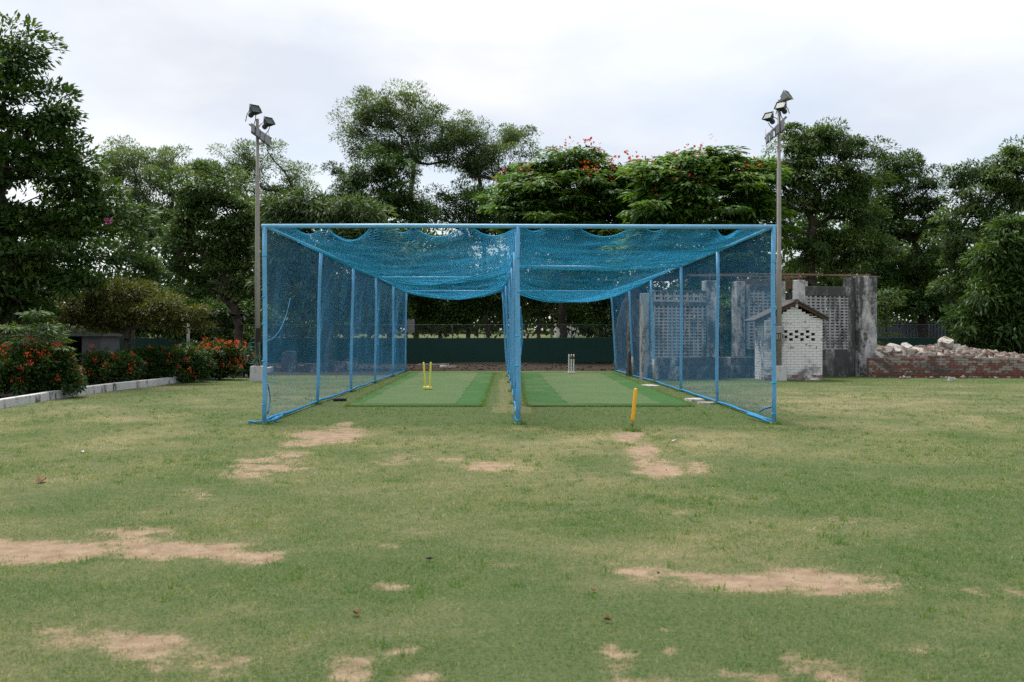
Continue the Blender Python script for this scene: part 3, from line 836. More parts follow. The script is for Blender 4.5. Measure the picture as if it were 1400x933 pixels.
KINDS = {  # clump radius, leaves per clump, leaf length, width, flatness, droop, cover, lobe growth
    'dark':    dict(rc=0.66, k=190, L=0.18, W=0.085, flat=0.55, droop=0.20, cover=1.15, grow=1.2, dome=.9, nz=.28),
    'neem':    dict(rc=0.70, k=220, L=0.18, W=0.07, flat=0.75, droop=0.40, cover=1.1, grow=1.27, dome=1.0, nz=.25),
    'feather': dict(rc=0.75, k=190, L=0.17, W=0.058, flat=0.6, droop=0.15, cover=1.15, grow=1.36, dome=.35),
    'mango':   dict(rc=0.60, k=110, L=0.30, W=0.07, flat=0.8, droop=0.60, cover=1.7, grow=1.08, dome=.4),
    'flame':   dict(rc=0.85, k=110, L=0.34, W=0.13, flat=0.20, droop=0.22, cover=1.45, grow=1.32, nz=.25, dome=.6),
    'olive':   dict(rc=0.34, k=110, L=0.10, W=0.045, flat=0.45, droop=0.1, cover=1.7, grow=1.0, dome=.4),
    'hedge':   dict(rc=0.20, k=60, L=0.10, W=0.048, flat=0.9, droop=0.0, cover=2.2, grow=1.0),
    'vine':    dict(rc=0.30, k=50, L=0.13, W=0.08, flat=0.9, droop=0.4, cover=1.3, grow=1.0),
    'fern':    dict(rc=0.42, k=70, L=0.15, W=0.04, flat=0.16, droop=0.15, cover=0.8, grow=1.0, nz=.3),
}
def make_leaves(C, outw, kd, rs, scale=1.0, lim=None):
    rc, k, L, W = kd['rc'] * scale, kd['k'], kd['L'], kd['W']
    n = len(C) * k
    if n == 0: return None
    ci = np.repeat(np.arange(len(C)), k)
    sz = rs.uniform(0.5, 1.4, len(C))[ci]
    dome = kd.get('dome', 0.0)
    v = rs.randn(n, 3); v /= np.linalg.norm(v, axis=1, keepdims=True)
    flip = (v[:, 2] < 0) & (rs.rand(n) < dome); v[flip, 2] *= -1
    rr = rs.rand(n) ** (0.5 - 0.3 * dome)
    offs = v * (rr * rc * sz)[:, None]; offs[:, 2] *= kd['flat']
    P = C[ci] + offs
    d = v * (0.9 - .4 * dome) + outw[ci] * 0.5 + rs.randn(n, 3) * np.array([.40, .40, .40 if kd['flat'] > .3 else .12])
    if kd['flat'] <= .3: d[:, 2] *= .3
    d[:, 2] -= kd['droop'] * (0.5 + rs.rand(n))
    d /= np.linalg.norm(d, axis=1, keepdims=True)
    nn = rs.randn(n, 3) * kd.get('nz', .55) + np.array([0, 0, .8]) + v * dome * .9 + outw[ci] * .35
    s = np.cross(d, nn); s /= np.linalg.norm(s, axis=1, keepdims=True) + 1e-9
    up = np.cross(s, d)
    l = L * rs.uniform(.55, 1.4, n); w = W * rs.uniform(.7, 1.3, n)
    V = np.stack([P, P + d * (l * .5)[:, None] + s * (w * .5)[:, None] + up * (w * .12)[:, None], P + d * l[:, None] - up * (l * .10)[:, None], P + d * (l * .5)[:, None] - s * (w * .5)[:, None] + up * (w * .12)[:, None]], 1).reshape(-1, 3)
    tint = np.clip(0.42 + 0.22 * rs.randn(len(C))[ci] + 0.17 * rs.randn(n), 0, 1)
    return V, np.arange(4 * n).reshape(n, 4), tint

def plant(name, label, cat, Y, trunk, lobes, kind, mat, seed, barkm='bark_dark', rt=0.16, group=None, depth=0.85, flowers=None, cover=1.0, scale=1.0, stems=None, loc=None):
    """trunk: list of (px,py[,dY]) from the ground up; lobes: (px,py,rx,ry[,dY]) in photo px at depth Y.
    Leaf clumps fill the lobes; limbs grow from the trunk to every clump."""
    rs = np.random.RandomState(seed); kd = KINDS[kind]
    tr = [np.array(at(p[0], p[1], Y + (p[2] if len(p) > 2 else 0))) for p in trunk]
    tr[0][2] = -0.08
    C, O = [], []
    for lb in lobes:
        px, py, rx, ry = lb[:4]; rx = rx * (1.22 if kind == 'hedge' else 1); dY = lb[4] if len(lb) > 4 else 0
        c = np.array(at(px, py, Y + dY)); a = rx / F * Y * kd['grow']; cc = ry / F * Y * kd['grow']; bb = max(a * depth, 0.25)
        A = 4 * np.pi * ((a * bb) ** 1.6 / 3 + (a * cc) ** 1.6 / 3 + (bb * cc) ** 1.6 / 3) ** (1 / 1.6)
        rc = kd['rc'] * scale
        m = max(3, int(A / (np.pi * rc * rc) * kd['cover'] * cover))
        v = rs.randn(m, 3); v /= np.linalg.norm(v, axis=1, keepdims=True)
        q = np.where(rs.rand(m) < (.26 if kind == 'feather' else .16), rs.uniform(1.0, 1.45 if kind == 'feather' else 1.3, m), rs.rand(m) ** 0.36 * 0.97)
        ax = np.array([max(a - rc * .6, a * .4), max(bb - rc * .6, bb * .4), max(cc - rc * .6 * kd['flat'], cc * .4)])
        lump = 0.62 + 0.76 * vnoise(np.arctan2(v[:, 0], v[:, 1]) * 1.5 + px * .37, v[:, 2] * 2.2 + py * .21, 1.0, 2, 81)
        p = c + v * (q * lump)[:, None] * ax
        ok = p[:, 2] > 0.12
        if kind in ('feather', 'neem', 'dark', 'mango'):
            hole = {'feather': .39, 'neem': .29, 'dark': .24, 'mango': .26}[kind]
            ok &= vnoise(p[:, 0] + p[:, 1] * .6, p[:, 2] * 1.2 + p[:, 1] * .3, 1.1, 2, 91) > hole
        ok[:2] = p[:2, 2] > .12
        C.append(p[ok]); O.append(v[ok])
    C = np.concatenate(C); O = np.concatenate(O)
    # skeleton
    nodes = []; par = []
    for i in range(len(tr) - 1):
        m = 5
        for k in range(m):
            p = tr[i] + (tr[i + 1] - tr[i]) * k / m
            nodes.append(p + (rs.randn(3) * 0.03 * rt / .16 if len(nodes) else 0)); par.append(len(nodes) - 2)
    nodes.append(tr[-1]); par.append(len(nodes) - 2)
    NT = len(nodes); low = max(1, int(NT * 0.45))
    tips = []
    order = np.argsort(np.linalg.norm(C - tr[-1], axis=1))
    for ci in order:
        c = C[ci]; N = np.array(nodes)
        dd = np.linalg.norm(N - c, axis=1) + np.where(N[:, 2] > c[2] + .1, (N[:, 2] - c[2]) * 1.3, 0)
        dd[:low] += 3.0 * rt / .16
        j = int(np.argmin(dd)); s = nodes[j]; L = np.linalg.norm(c - s)
        m = max(1, min(5, int(L / 0.8))); last = j
        bow = rs.randn(3) * 0.07 * L; bow[2] -= 0.08 * L if kind not in ('hedge',) else 0
        for k in range(1, m + 1):
            t = k / m
            nodes.append(s + (c - s) * t + bow * math.sin(math.pi * t) * .6 + rs.randn(3) * 0.02 * L * (k < m)); par.append(last); last = len(nodes) - 1
        tips.append(last)
    cnt = np.zeros(len(nodes))
    for t in tips: cnt[t] += 1
    for i in range(len(nodes) - 1, 0, -1): cnt[par[i]] += cnt[i]
    rad = rt * (np.maximum(cnt, 0.6) / max(cnt[0], 1)) ** 0.52
    rmin = 0.014 if kind not in ('hedge', 'olive', 'vine', 'fern') else 0.006
    rad = np.maximum(rad, rmin)
    for i in range(NT): rad[i] = max(rad[i], rt * (1 - 0.35 * i / NT)) if i < low else rad[i]
    rad[0] = rt * 1.35
    edges = [(par[i], i) for i in range(1, len(nodes))]
    V, Fc = ring_tubes(edges, rad, np.array(nodes), 6)
    base = Vector(tr[0]); base.z = 0
    root = empty(name, base); M = Matrix.Translation(-base)
    o = np_mesh('trunk' if kind not in ('hedge', 'fern', 'vine') else 'stems', V, Fc, barkm, root, smooth=True); o.data.transform(M)
    V, Fc, t = make_leaves(C, O, kd, rs, scale)
    ok = V.reshape(-1, 4, 3)[:, :, 2].min(1) > 0.01
    V = V.reshape(-1, 4, 3)[ok].reshape(-1, 3); t = t[ok]; Fc = np.arange(len(V)).reshape(-1, 4)
    o = np_mesh('crown' if kind not in ('hedge', 'fern', 'vine') else 'foliage', V, Fc, mat, root, tint=t); o.data.transform(M)
    if flowers:
        fm, frac, fr, fk, fs, top = flowers
        if isinstance(frac, list):
            FC = np.array([at(a, b_, Y + dy) for a, b_, dy in frac])
            FO = np.tile([0, -1.0, .3], (len(FC), 1))
        else:
            zmed = np.quantile(C[:, 2], top)
            cand = np.where((C[:, 2] > zmed) & (O[:, 1] < 0.45))[0]
            pick = rs.choice(cand, max(1, int(len(cand) * frac)), replace=False)
            FC = C[pick] + O[pick] * kd['rc'] * .75 * np.array([1, 1, kd['flat']]) + np.array([0, 0, kd['rc'] * kd['flat'] * .5 + (.22 if kind == 'flame' else 0)]); FO = O[pick]
        V, Fc, t = make_leaves(FC, FO, dict(rc=fr, k=fk, L=fs, W=fs * .75, flat=.8, droop=-.3), rs)
        o = np_mesh('flowers', V, Fc, fm, root, tint=t); o.data.transform(M); tag(o, kind='stuff')
    tag(root, label, cat, group)
    return root

TG = 'trees around the ground'
# left side
plant('broadleaf_tree', 'big dark broadleaf tree filling the left edge above the flower bed', 'tree', 27.5,
      [(5, 520), (10, 440), (15, 360), (0, 280), (5, 200)],
      [(5, 75, 46, 36), (-25, 160, 90, 60), (55, 160, 46, 44), (30, 250, 95, 60), (95, 235, 40, 40), (80, 325, 80, 55), (-10, 370, 100, 75), (120, 300, 42, 50), (125, 375, 45, 35), (40, 420, 80, 35), (-110, 230, 90, 120), (-110, 400, 90, 90)],
      'dark', 'leaf_dark', 101, rt=0.28, group=TG, flowers=('petal_magenta', [(146, 305, -1.4), (149, 303, -1.3)], .06, 9, .07, .5), cover=1.0)
plant('feathery_tree', 'pale feathery tree with open branches behind the big dark left tree', 'tree', 56,
      [(300, 497), (302, 400), (285, 355), (260, 325)],
      [(175, 225, 45, 28), (235, 225, 50, 24), (160, 262, 35, 30), (225, 255, 55, 25), (290, 250, 40, 24), (190, 295, 45, 22), (260, 290, 40, 20), (215, 320, 20, 12)],
      'feather', 'leaf_pale', 102, rt=0.22, group=TG)
plant('spreading_tree', 'mid green spreading tree with a forked dark trunk left of the left floodlight pole', 'tree', 44,
      [(327, 500), (326, 450), (322, 425), (300, 400)],
      [(285, 258, 45, 28), (310, 300, 42, 40), (255, 290, 34, 32), (335, 320, 26, 45), (280, 345, 50, 34), (320, 380, 34, 34), (250, 335, 26, 30), (265, 395, 30, 22)],
      'dark', 'leaf_neem', 103, rt=0.20, group=TG)
plant('feathery_tree', 'pale feathery tree with its top behind the left floodlight pole', 'tree', 62,
      [(372, 492), (370, 400), (362, 330), (365, 290)],
      [(328, 218, 24, 18), (368, 225, 38, 28), (402, 250, 28, 22), (340, 262, 30, 24), (385, 285, 30, 28), (350, 310, 26, 22)],
      'feather', 'leaf_pale', 104, rt=0.2, group=TG)
plant('mango_tree', 'willowy tree with long drooping leaves above and behind the left side net', 'tree', 42,
      [(452, 503), (450, 430), (448, 370), (440, 330)],
      [(440, 283, 48, 26), (392, 305, 34, 40), (496, 300, 38, 22), (395, 375, 44, 48), (465, 350, 50, 42), (440, 415, 58, 34), (520, 345, 34, 38), (505, 400, 34, 30)],
      'mango', 'leaf_mango', 105, rt=0.2, group=TG)
plant('dense_tree', 'dense dark green tree tucked under the tall tree left of centre', 'tree', 54,
      [(535, 494), (532, 400), (528, 330), (525, 290)],
      [(500, 240, 40, 28), (540, 250, 34, 30), (474, 262, 22, 22), (515, 285, 55, 26), (480, 300, 34, 22), (560, 290, 28, 24), (530, 340, 50, 30)],
      'neem', 'leaf_dark', 106, rt=0.2, group=TG)
plant('tall_airy_tree', 'tallest tree, airy crown with slim forked trunk above the left bay', 'tree', 60,
      [(570, 491), (566, 380), (563, 310), (562, 262)],
      [(515, 150, 34, 24), (490, 185, 24, 26), (545, 150, 34, 22), (575, 172, 34, 22), (520, 190, 36, 20), (610, 180, 34, 22), (565, 205, 36, 16), (625, 205, 24, 16), (500, 215, 20, 12), (600, 168, 26, 16), (635, 190, 26, 20), (600, 212, 30, 16), (540, 205, 24, 14)],
      'feather', 'leaf_pale', 107, rt=0.15, group=TG, cover=1.15)
plant('tall_airy_tree', 'airy rounded tree top right of the tallest tree, slim pale stems showing', 'tree', 61,
      [(668, 491), (664, 380), (661, 310), (659, 268)],
      [(680, 185, 34, 20), (652, 200, 28, 20), (703, 205, 26, 24), (668, 218, 36, 18), (712, 235, 18, 20), (640, 222, 20, 14), (690, 240, 22, 14), (652, 232, 26, 12), (640, 195, 18, 14)],
      'feather', 'leaf_pale', 108, rt=0.14, group=TG, cover=1.2)
plant('understorey_tree', 'dark small tree below the airy crowns at the middle of the frame top bar', 'tree', 58,
      [(640, 493), (640, 420), (638, 350), (635, 310)],
      [(605, 285, 28, 18), (640, 268, 26, 22), (655, 295, 28, 18), (620, 320, 44, 24), (690, 300, 22, 20), (590, 300, 24, 16), (655, 275, 20, 16), (670, 315, 30, 16)],
      'feather', 'leaf_dark', 109, rt=0.15, group=TG, cover=1.2)
plant('flame_tree', 'flame tree with red blossom along its top, above the middle post', 'tree', 54,
      [(768, 494), (768, 430), (772, 380), (775, 340)],
      [(785, 228, 52, 16), (735, 250, 44, 18), (830, 250, 44, 16), (770, 262, 70, 18), (720, 285, 44, 20), (790, 290, 76, 20), (850, 275, 26, 16), (855, 300, 36, 18), (760, 320, 70, 24), (820, 330, 50, 28), (870, 262, 26, 16), (700, 280, 24, 16), (880, 290, 26, 16), (740, 225, 24, 12), (845, 240, 30, 12)],
      'flame', 'leaf_flame', 110, rt=0.24, group=TG, flowers=('petal_red', 0.45, .40, 11, .16, .60))
plant('flame_tree', 'flame tree with scattered red blossom above the right bay and the ruined wall', 'tree', 43,
      [(849, 505), (852, 440), (868, 385), (905, 345)],
      [(950, 225, 55, 16), (905, 250, 38, 18), (1005, 238, 42, 18), (950, 255, 70, 18), (890, 285, 40, 20), (960, 288, 76, 20), (1030, 265, 34, 20), (1025, 300, 44, 24), (930, 330, 66, 24), (1010, 345, 50, 30), (880, 345, 34, 24), (970, 372, 50, 22), (1048, 255, 20, 18), (985, 215, 30, 10), (900, 228, 26, 12), (1040, 230, 18, 12)],
      'flame', 'leaf_flame', 111, rt=0.30, group=TG, flowers=('petal_red', 0.34, .38, 10, .14, .55))
plant('neem_tree', 'tufted green tree rising beside the right floodlight pole', 'tree', 45,
      [(1108, 502), (1110, 420), (1106, 350), (1110, 300)],
      [(1105, 198, 40, 24), (1075, 225, 32, 34), (1145, 215, 34, 26), (1110, 245, 50, 30), (1168, 255, 38, 30), (1085, 285, 38, 32), (1140, 295, 50, 30), (1190, 300, 36, 28), (1110, 335, 50, 24), (1170, 345, 50, 26), (1205, 350, 28, 20), (1195, 212, 10, 7), (1172, 195, 12, 9), (1072, 325, 32, 26), (1130, 368, 52, 20), (1085, 190, 26, 20), (1130, 190, 26, 18)],
      'neem', 'leaf_neem', 112, rt=0.24, group=TG)
plant('neem_tree', 'dark tufted tree in the dip of the skyline on the right', 'tree', 54,
      [(1262, 494), (1260, 420), (1255, 360), (1250, 320)],
      [(1230, 232, 30, 20), (1262, 245, 26, 22), (1205, 255, 28, 28), (1245, 275, 44, 26), (1215, 320, 38, 28), (1265, 310, 34, 30), (1250, 360, 50, 26), (1215, 385, 40, 20), (1275, 395, 34, 20), (1235, 415, 44, 18), (1200, 300, 30, 30)],
      'neem', 'leaf_dark', 113, rt=0.22, group=TG)
plant('neem_tree', 'tufted tree reaching the top at the right edge of the picture', 'tree', 48,
      [(1345, 500), (1345, 420), (1350, 360), (1355, 310)],
      [(1312, 245, 24, 22), (1345, 238, 26, 20), (1385, 222, 32, 24), (1330, 275, 40, 28), (1385, 270, 40, 30), (1315, 320, 36, 28), (1360, 325, 44, 28), (1420, 260, 40, 50), (1330, 365, 40, 24), (1310, 400, 36, 20)],
      'neem', 'leaf_neem', 114, rt=0.24, group=TG)
plant('mango_tree', 'leafy low-branched tree at the right edge behind the rubble heap', 'tree', 38,
      [(1385, 509), (1385, 460), (1382, 420), (1385, 380)],
      [(1388, 318, 34, 30), (1365, 355, 40, 30), (1420, 350, 50, 50), (1345, 405, 40, 30), (1395, 405, 50, 34), (1330, 445, 34, 24), (1385, 455, 60, 28), (1345, 475, 40, 18), (1430, 440, 50, 50)],
      'mango', 'leaf_dark', 115, rt=0.22, group=TG)
plant('sapling', 'pale feathery sapling beside the right end column of the ruin', 'sapling', 36.2,
      [(1214, 512), (1214, 480), (1212, 450), (1212, 425)],
      [(1214, 398, 24, 18), (1200, 420, 22, 18), (1226, 418, 20, 18), (1208, 448, 24, 18), (1196, 470, 18, 14)],
      'fern', 'leaf_vine', 116, rt=0.04, cover=1.3)
plant('vine_bush', 'yellow-green climbing bush in the gap of the ruined wall behind the net', 'bush', 35.0,
      [(1005, 513), (1005, 490), (1006, 465)],
      [(1000, 425, 22, 16), (992, 455, 16, 22), (1022, 435, 16, 20), (1008, 470, 22, 16), (1038, 418, 14, 8), (1050, 405, 18, 9)],
      'vine', 'leaf_vine', 117, rt=0.03, cover=1.1)
# shady growth behind the green screen
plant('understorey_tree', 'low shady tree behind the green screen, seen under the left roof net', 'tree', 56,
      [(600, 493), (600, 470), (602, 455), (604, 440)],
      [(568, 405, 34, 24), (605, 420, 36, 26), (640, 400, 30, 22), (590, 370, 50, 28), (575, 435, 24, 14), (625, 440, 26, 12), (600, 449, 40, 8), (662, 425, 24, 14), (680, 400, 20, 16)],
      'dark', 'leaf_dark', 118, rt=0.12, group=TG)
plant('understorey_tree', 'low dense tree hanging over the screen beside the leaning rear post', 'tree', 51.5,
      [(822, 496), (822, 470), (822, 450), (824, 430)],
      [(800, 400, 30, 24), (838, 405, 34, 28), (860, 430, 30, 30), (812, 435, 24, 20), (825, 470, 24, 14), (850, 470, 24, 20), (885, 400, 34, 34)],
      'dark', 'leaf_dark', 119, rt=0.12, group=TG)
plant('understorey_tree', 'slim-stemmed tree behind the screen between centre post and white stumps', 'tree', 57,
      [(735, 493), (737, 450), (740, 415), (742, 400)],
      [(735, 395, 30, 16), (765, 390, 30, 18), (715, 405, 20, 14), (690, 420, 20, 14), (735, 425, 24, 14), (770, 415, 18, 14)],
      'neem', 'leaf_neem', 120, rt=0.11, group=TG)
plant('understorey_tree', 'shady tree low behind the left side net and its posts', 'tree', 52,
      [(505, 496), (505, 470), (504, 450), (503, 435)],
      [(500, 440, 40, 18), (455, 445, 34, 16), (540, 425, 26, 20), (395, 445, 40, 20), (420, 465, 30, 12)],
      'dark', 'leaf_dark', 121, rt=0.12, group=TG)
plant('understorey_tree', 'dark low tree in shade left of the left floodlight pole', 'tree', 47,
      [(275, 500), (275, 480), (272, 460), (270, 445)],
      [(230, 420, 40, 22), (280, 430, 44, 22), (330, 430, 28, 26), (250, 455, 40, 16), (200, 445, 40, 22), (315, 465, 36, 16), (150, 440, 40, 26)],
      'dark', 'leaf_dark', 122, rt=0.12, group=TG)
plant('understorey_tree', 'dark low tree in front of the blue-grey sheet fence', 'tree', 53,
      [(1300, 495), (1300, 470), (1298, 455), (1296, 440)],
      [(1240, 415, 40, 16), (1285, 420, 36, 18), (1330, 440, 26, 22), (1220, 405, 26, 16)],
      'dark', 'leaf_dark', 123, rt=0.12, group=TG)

# far-off wood closing the view beyond the field: reads as one mass
rs_w = np.random.RandomState(77); nw = 900
wx = rs_w.uniform(-60, 60, nw); wy = 99 + rs_w.uniform(0, 7, nw)
wt = 4.5 + 3 * vnoise(wx, wx * 0, .09, 3, 61)
wz = ground_z(wy) - 0.2 + wt * rs_w.rand(nw) ** 1.25
V, Fc, t = make_leaves(np.stack([wx, wy, wz], -1), np.tile([0, -1.0, .2], (nw, 1)), dict(rc=1.5, k=34, L=.6, W=.36, flat=.8, droop=.2, dome=.3, nz=1.2), rs_w)
o = np_mesh('far_wood', V, Fc, 'leaf_neem', tint=t); tag(o, 'far-off belt of trees beyond the bright field', 'wood', kind='stuff')

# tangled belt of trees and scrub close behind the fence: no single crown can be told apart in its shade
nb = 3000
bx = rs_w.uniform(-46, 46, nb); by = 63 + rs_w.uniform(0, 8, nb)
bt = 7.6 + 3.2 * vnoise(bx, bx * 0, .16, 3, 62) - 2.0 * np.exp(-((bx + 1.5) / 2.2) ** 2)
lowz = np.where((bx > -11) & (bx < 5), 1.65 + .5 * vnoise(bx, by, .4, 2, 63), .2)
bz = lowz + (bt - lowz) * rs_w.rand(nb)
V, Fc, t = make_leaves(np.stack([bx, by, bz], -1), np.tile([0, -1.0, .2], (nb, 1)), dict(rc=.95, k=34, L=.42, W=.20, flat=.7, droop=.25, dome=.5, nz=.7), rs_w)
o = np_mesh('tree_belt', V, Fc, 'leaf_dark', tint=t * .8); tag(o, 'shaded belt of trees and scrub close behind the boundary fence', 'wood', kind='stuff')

# ------------------------------------------------------------------ flower bed on the left
KB = [gnd(-160, 600), gnd(-80, 576), gnd(0, 558.5), gnd(60, 548), gnd(105, 541), gnd(160, 533.5), gnd(205, 528.5), gnd(260, 521), gnd(300, 517), gnd(330, 515.5), gnd(350, 513), gnd(372, 508)]
kerb = empty('kerb', KB[2]); tag(kerb, 'low white-washed kerb edging the flower bed on the left', 'kerb')
for i in range(len(KB) - 1):
    a, c = KB[i], KB[i + 1]; L = (c - a).length; m = max(1, round(L / 1.6))
    for k in range(m):
        p, q = a.lerp(c, k / m), a.lerp(c, (k + 1) / m); d = (q - p)
        b = MB(); rot = Matrix.Rotation(math.atan2(d.y, d.x), 3, 'Z')
        b.box((p + q) / 2 - kerb.location + Vector((0, 0, 0.055 + rnd.uniform(-.008, .008))), (d.length - 0.006, 0.16, 0.26), rot, (0.995, 0.85))
        b.build('kerb_stone', 'kerb_white', kerb, bevel=0.018)

HG = 'red-flowering shrubs in the bed on the left'
def bush(label, px, pyb, lobes, seed, fl, Y=None, mat='leaf_hedge', name='flowering_shrub'):
    Y = Y or gnd(px, pyb).y
    r = plant(name, label, 'shrub', Y, [(px, pyb), (px, pyb - 12), (px + 2, pyb - 22)], lobes, 'hedge', mat, seed, rt=0.035, group=HG, flowers=('petal_orange', min(.9, fl * 4.2), .09, 13, .05, .10), cover=1.0)
bush('nearest red-flowering shrub with feathery leaves at the left edge of the bed', 40, 541, [(30, 503, 50, 26), (-10, 510, 42, 26), (75, 508, 28, 24), (50, 488, 34, 12), (55, 523, 46, 12)], 201, 0.12, 22.4)
bush('red-flowering shrub right of the doorway of the small hut', 150, 527, [(140, 501, 28, 20), (165, 504, 26, 20), (150, 515, 32, 9)], 202, 0.10, 27.4)
bush('plain green clipped shrub in the middle of the bed with few blossoms', 205, 524, [(195, 494, 26, 19), (218, 495, 24, 20), (205, 509, 30, 11)], 203, 0.03, 28.9)
bush('dark clipped shrub under the thin grey post with few red blossoms', 252, 522, [(242, 497, 24, 22), (262, 497, 24, 22), (250, 512, 30, 10)], 204, 0.04, 30.0)
bush('bright red-flowering shrub at the far end of the bed near the left pole', 300, 517, [(282, 493, 24, 20), (308, 492, 20, 18), (296, 504, 28, 13), (300, 478, 24, 6)], 205, 0.22, 31.6)
bush('small dark shrub behind the far end of the kerb', 334, 514, [(330, 490, 18, 18), (322, 500, 18, 12)], 206, 0.05, 33.6)
plant('fern_sapling', 'light green ferny sapling standing above the nearest red shrub', 'sapling', 22.3, [(45, 544), (44, 500), (42, 470), (43, 445)],
      [(38, 432, 30, 10), (20, 450, 26, 9), (58, 450, 28, 9), (35, 468, 34, 10), (72, 466, 16, 8), (5, 464, 20, 8), (85, 475, 12, 10)], 'fern', 'leaf_vine', 211, rt=0.022, cover=0.8, scale=0.7)
plant('olive_bonsai_tree', 'low spreading olive-brown tree over the flower bed', 'tree', 29.2, [(172, 520), (172, 485), (172, 468), (176, 450)],
      [(165, 402, 55, 20), (120, 420, 40, 18), (215, 418, 48, 18), (258, 430, 32, 15), (175, 430, 55, 14), (95, 438, 28, 14), (235, 442, 40, 12), (272, 447, 16, 10), (140, 444, 34, 10)],
      'olive', 'leaf_olive', 212, rt=0.085, cover=0.95)
# bright yellow-green shrub top left of the spreading tree
plant('leafy_shrub', 'yellow-green leafy shrub between the big dark tree and the olive tree', 'shrub', 33, [(182, 516), (182, 440), (184, 400), (184, 370)],
      [(183, 325, 18, 20), (200, 362, 30, 12), (175, 350, 18, 14), (215, 375, 22, 9)], 'olive', 'leaf_vine', 213, rt=0.05, cover=0.9)

# hut behind the bed
hY = 34.0
hut = empty('garden_hut', ((110 - 700) / F * hY, hY, 0)); tag(hut, 'small grey hut with a dark open doorway behind the flower bed', 'hut')
def hx(px): return (px - 110) / F * hY
def hz(py): return H + (HZ - py) / F * hY
for nm, a, c in (('wall', hx(20), hx(86)), ('wall', hx(112), hx(138))):
    b = MB(); b.box2((a, 0, -.05), (c, 1.6, hz(460))); b.build(nm, 'hut_wall_shaded', hut)
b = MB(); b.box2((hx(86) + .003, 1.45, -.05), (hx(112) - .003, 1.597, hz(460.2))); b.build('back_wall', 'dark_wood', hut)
b = MB(); b.box2((hx(15), -.12, hz(460) + .003), (hx(143), 1.75, hz(456.5))); b.build('roof_slab', 'hut_wall_shaded', hut)
b = MB(); b.box2((hx(86.5), .05, -.02), (hx(111.5), -.4, .32)); b.build('step', 'concrete', hut)
rail = MB(); rail.tube([(hx(15), -.05, hz(448)), (hx(143), -.05, hz(448))], .02, 8); ro = rail.build('railing', 'chain_wire', hut)
for k in range(22):
    x = hx(15) + (hx(143) - hx(15)) * k / 21; b = MB(); b.tube([(x, -.05, hz(457)), (x, -.05, hz(448))], .012, 6); b.build('bar', 'chain_wire', ro)
# thin post
p = at(257, 512, 31.0); o = empty('steel_post', (p.x, p.y, 0)); tag(o, 'thin grey steel post rising behind the clipped shrubs', 'post')
b = MB(); b.tube([(0, 0, -.05), (0.01, 0, 1.85)], .045, 10); b.build('pole', 'ballast_grey', o)
b = MB(); b.tube([(0.01, 0, 1.852), (0.01, 0, 1.90)], [.052, .03], 10); b.build('cap', 'ballast_grey', o)

# ------------------------------------------------------------------ floodlight poles
def lamp(parent, c, yaw, tilt, mat, size=0.52):
    """floodlight head: flared hood, rim, glass, lamp-socket knob and U bracket"""
    M = Matrix.Translation(c) @ Matrix.Rotation(yaw, 4, 'Z') @ Matrix.Rotation(tilt, 4, 'X')
    size *= .72; s = size / 2
    b = MB()
    bw, bh, d = s * .55, s * .42, size * .62
    V = [(-bw, 0, -bh), (bw, 0, -bh), (bw, 0, bh), (-bw, 0, bh), (-s, -d, -s * .8), (s, -d, -s * .8), (s, -d, s * .8), (-s, -d, s * .8)]
    b.poly([M @ Vector(v) for v in V], [(0, 1, 2, 3), (1, 0, 4, 5), (2, 1, 5, 6), (3, 2, 6, 7), (0, 3, 7, 4)])
    o = b.build('lamp_head', mat, parent)
    b = MB(); b.poly([M @ Vector(v) for v in [(-s * .97, -d * .96, -s * .77), (s * .97, -d * .96, -s * .77), (s * .97, -d * .96, s * .77), (-s * .97, -d * .96, s * .77)]], [(0, 1, 2, 3)]); b.build('glass', 'lamp_glass', o)
    b = MB()
    q = [(-s, -d, -s * .8), (s, -d, -s * .8), (s, -d, s * .8), (-s, -d, s * .8)]
    for i in range(4): b.tube([M @ Vector(q[i]), M @ Vector(q[(i + 1) % 4])], .014, 6)
    b.build('rim', mat, o)
    b = MB(); b.tube([M @ Vector((0, .0, 0)), M @ Vector((0, .09, 0)), M @ Vector((0, .14, 0)), M @ Vector((0, .16, 0))], [.075, .085, .07, .03], 12); b.build('socket_cap', mat, o)
    return M
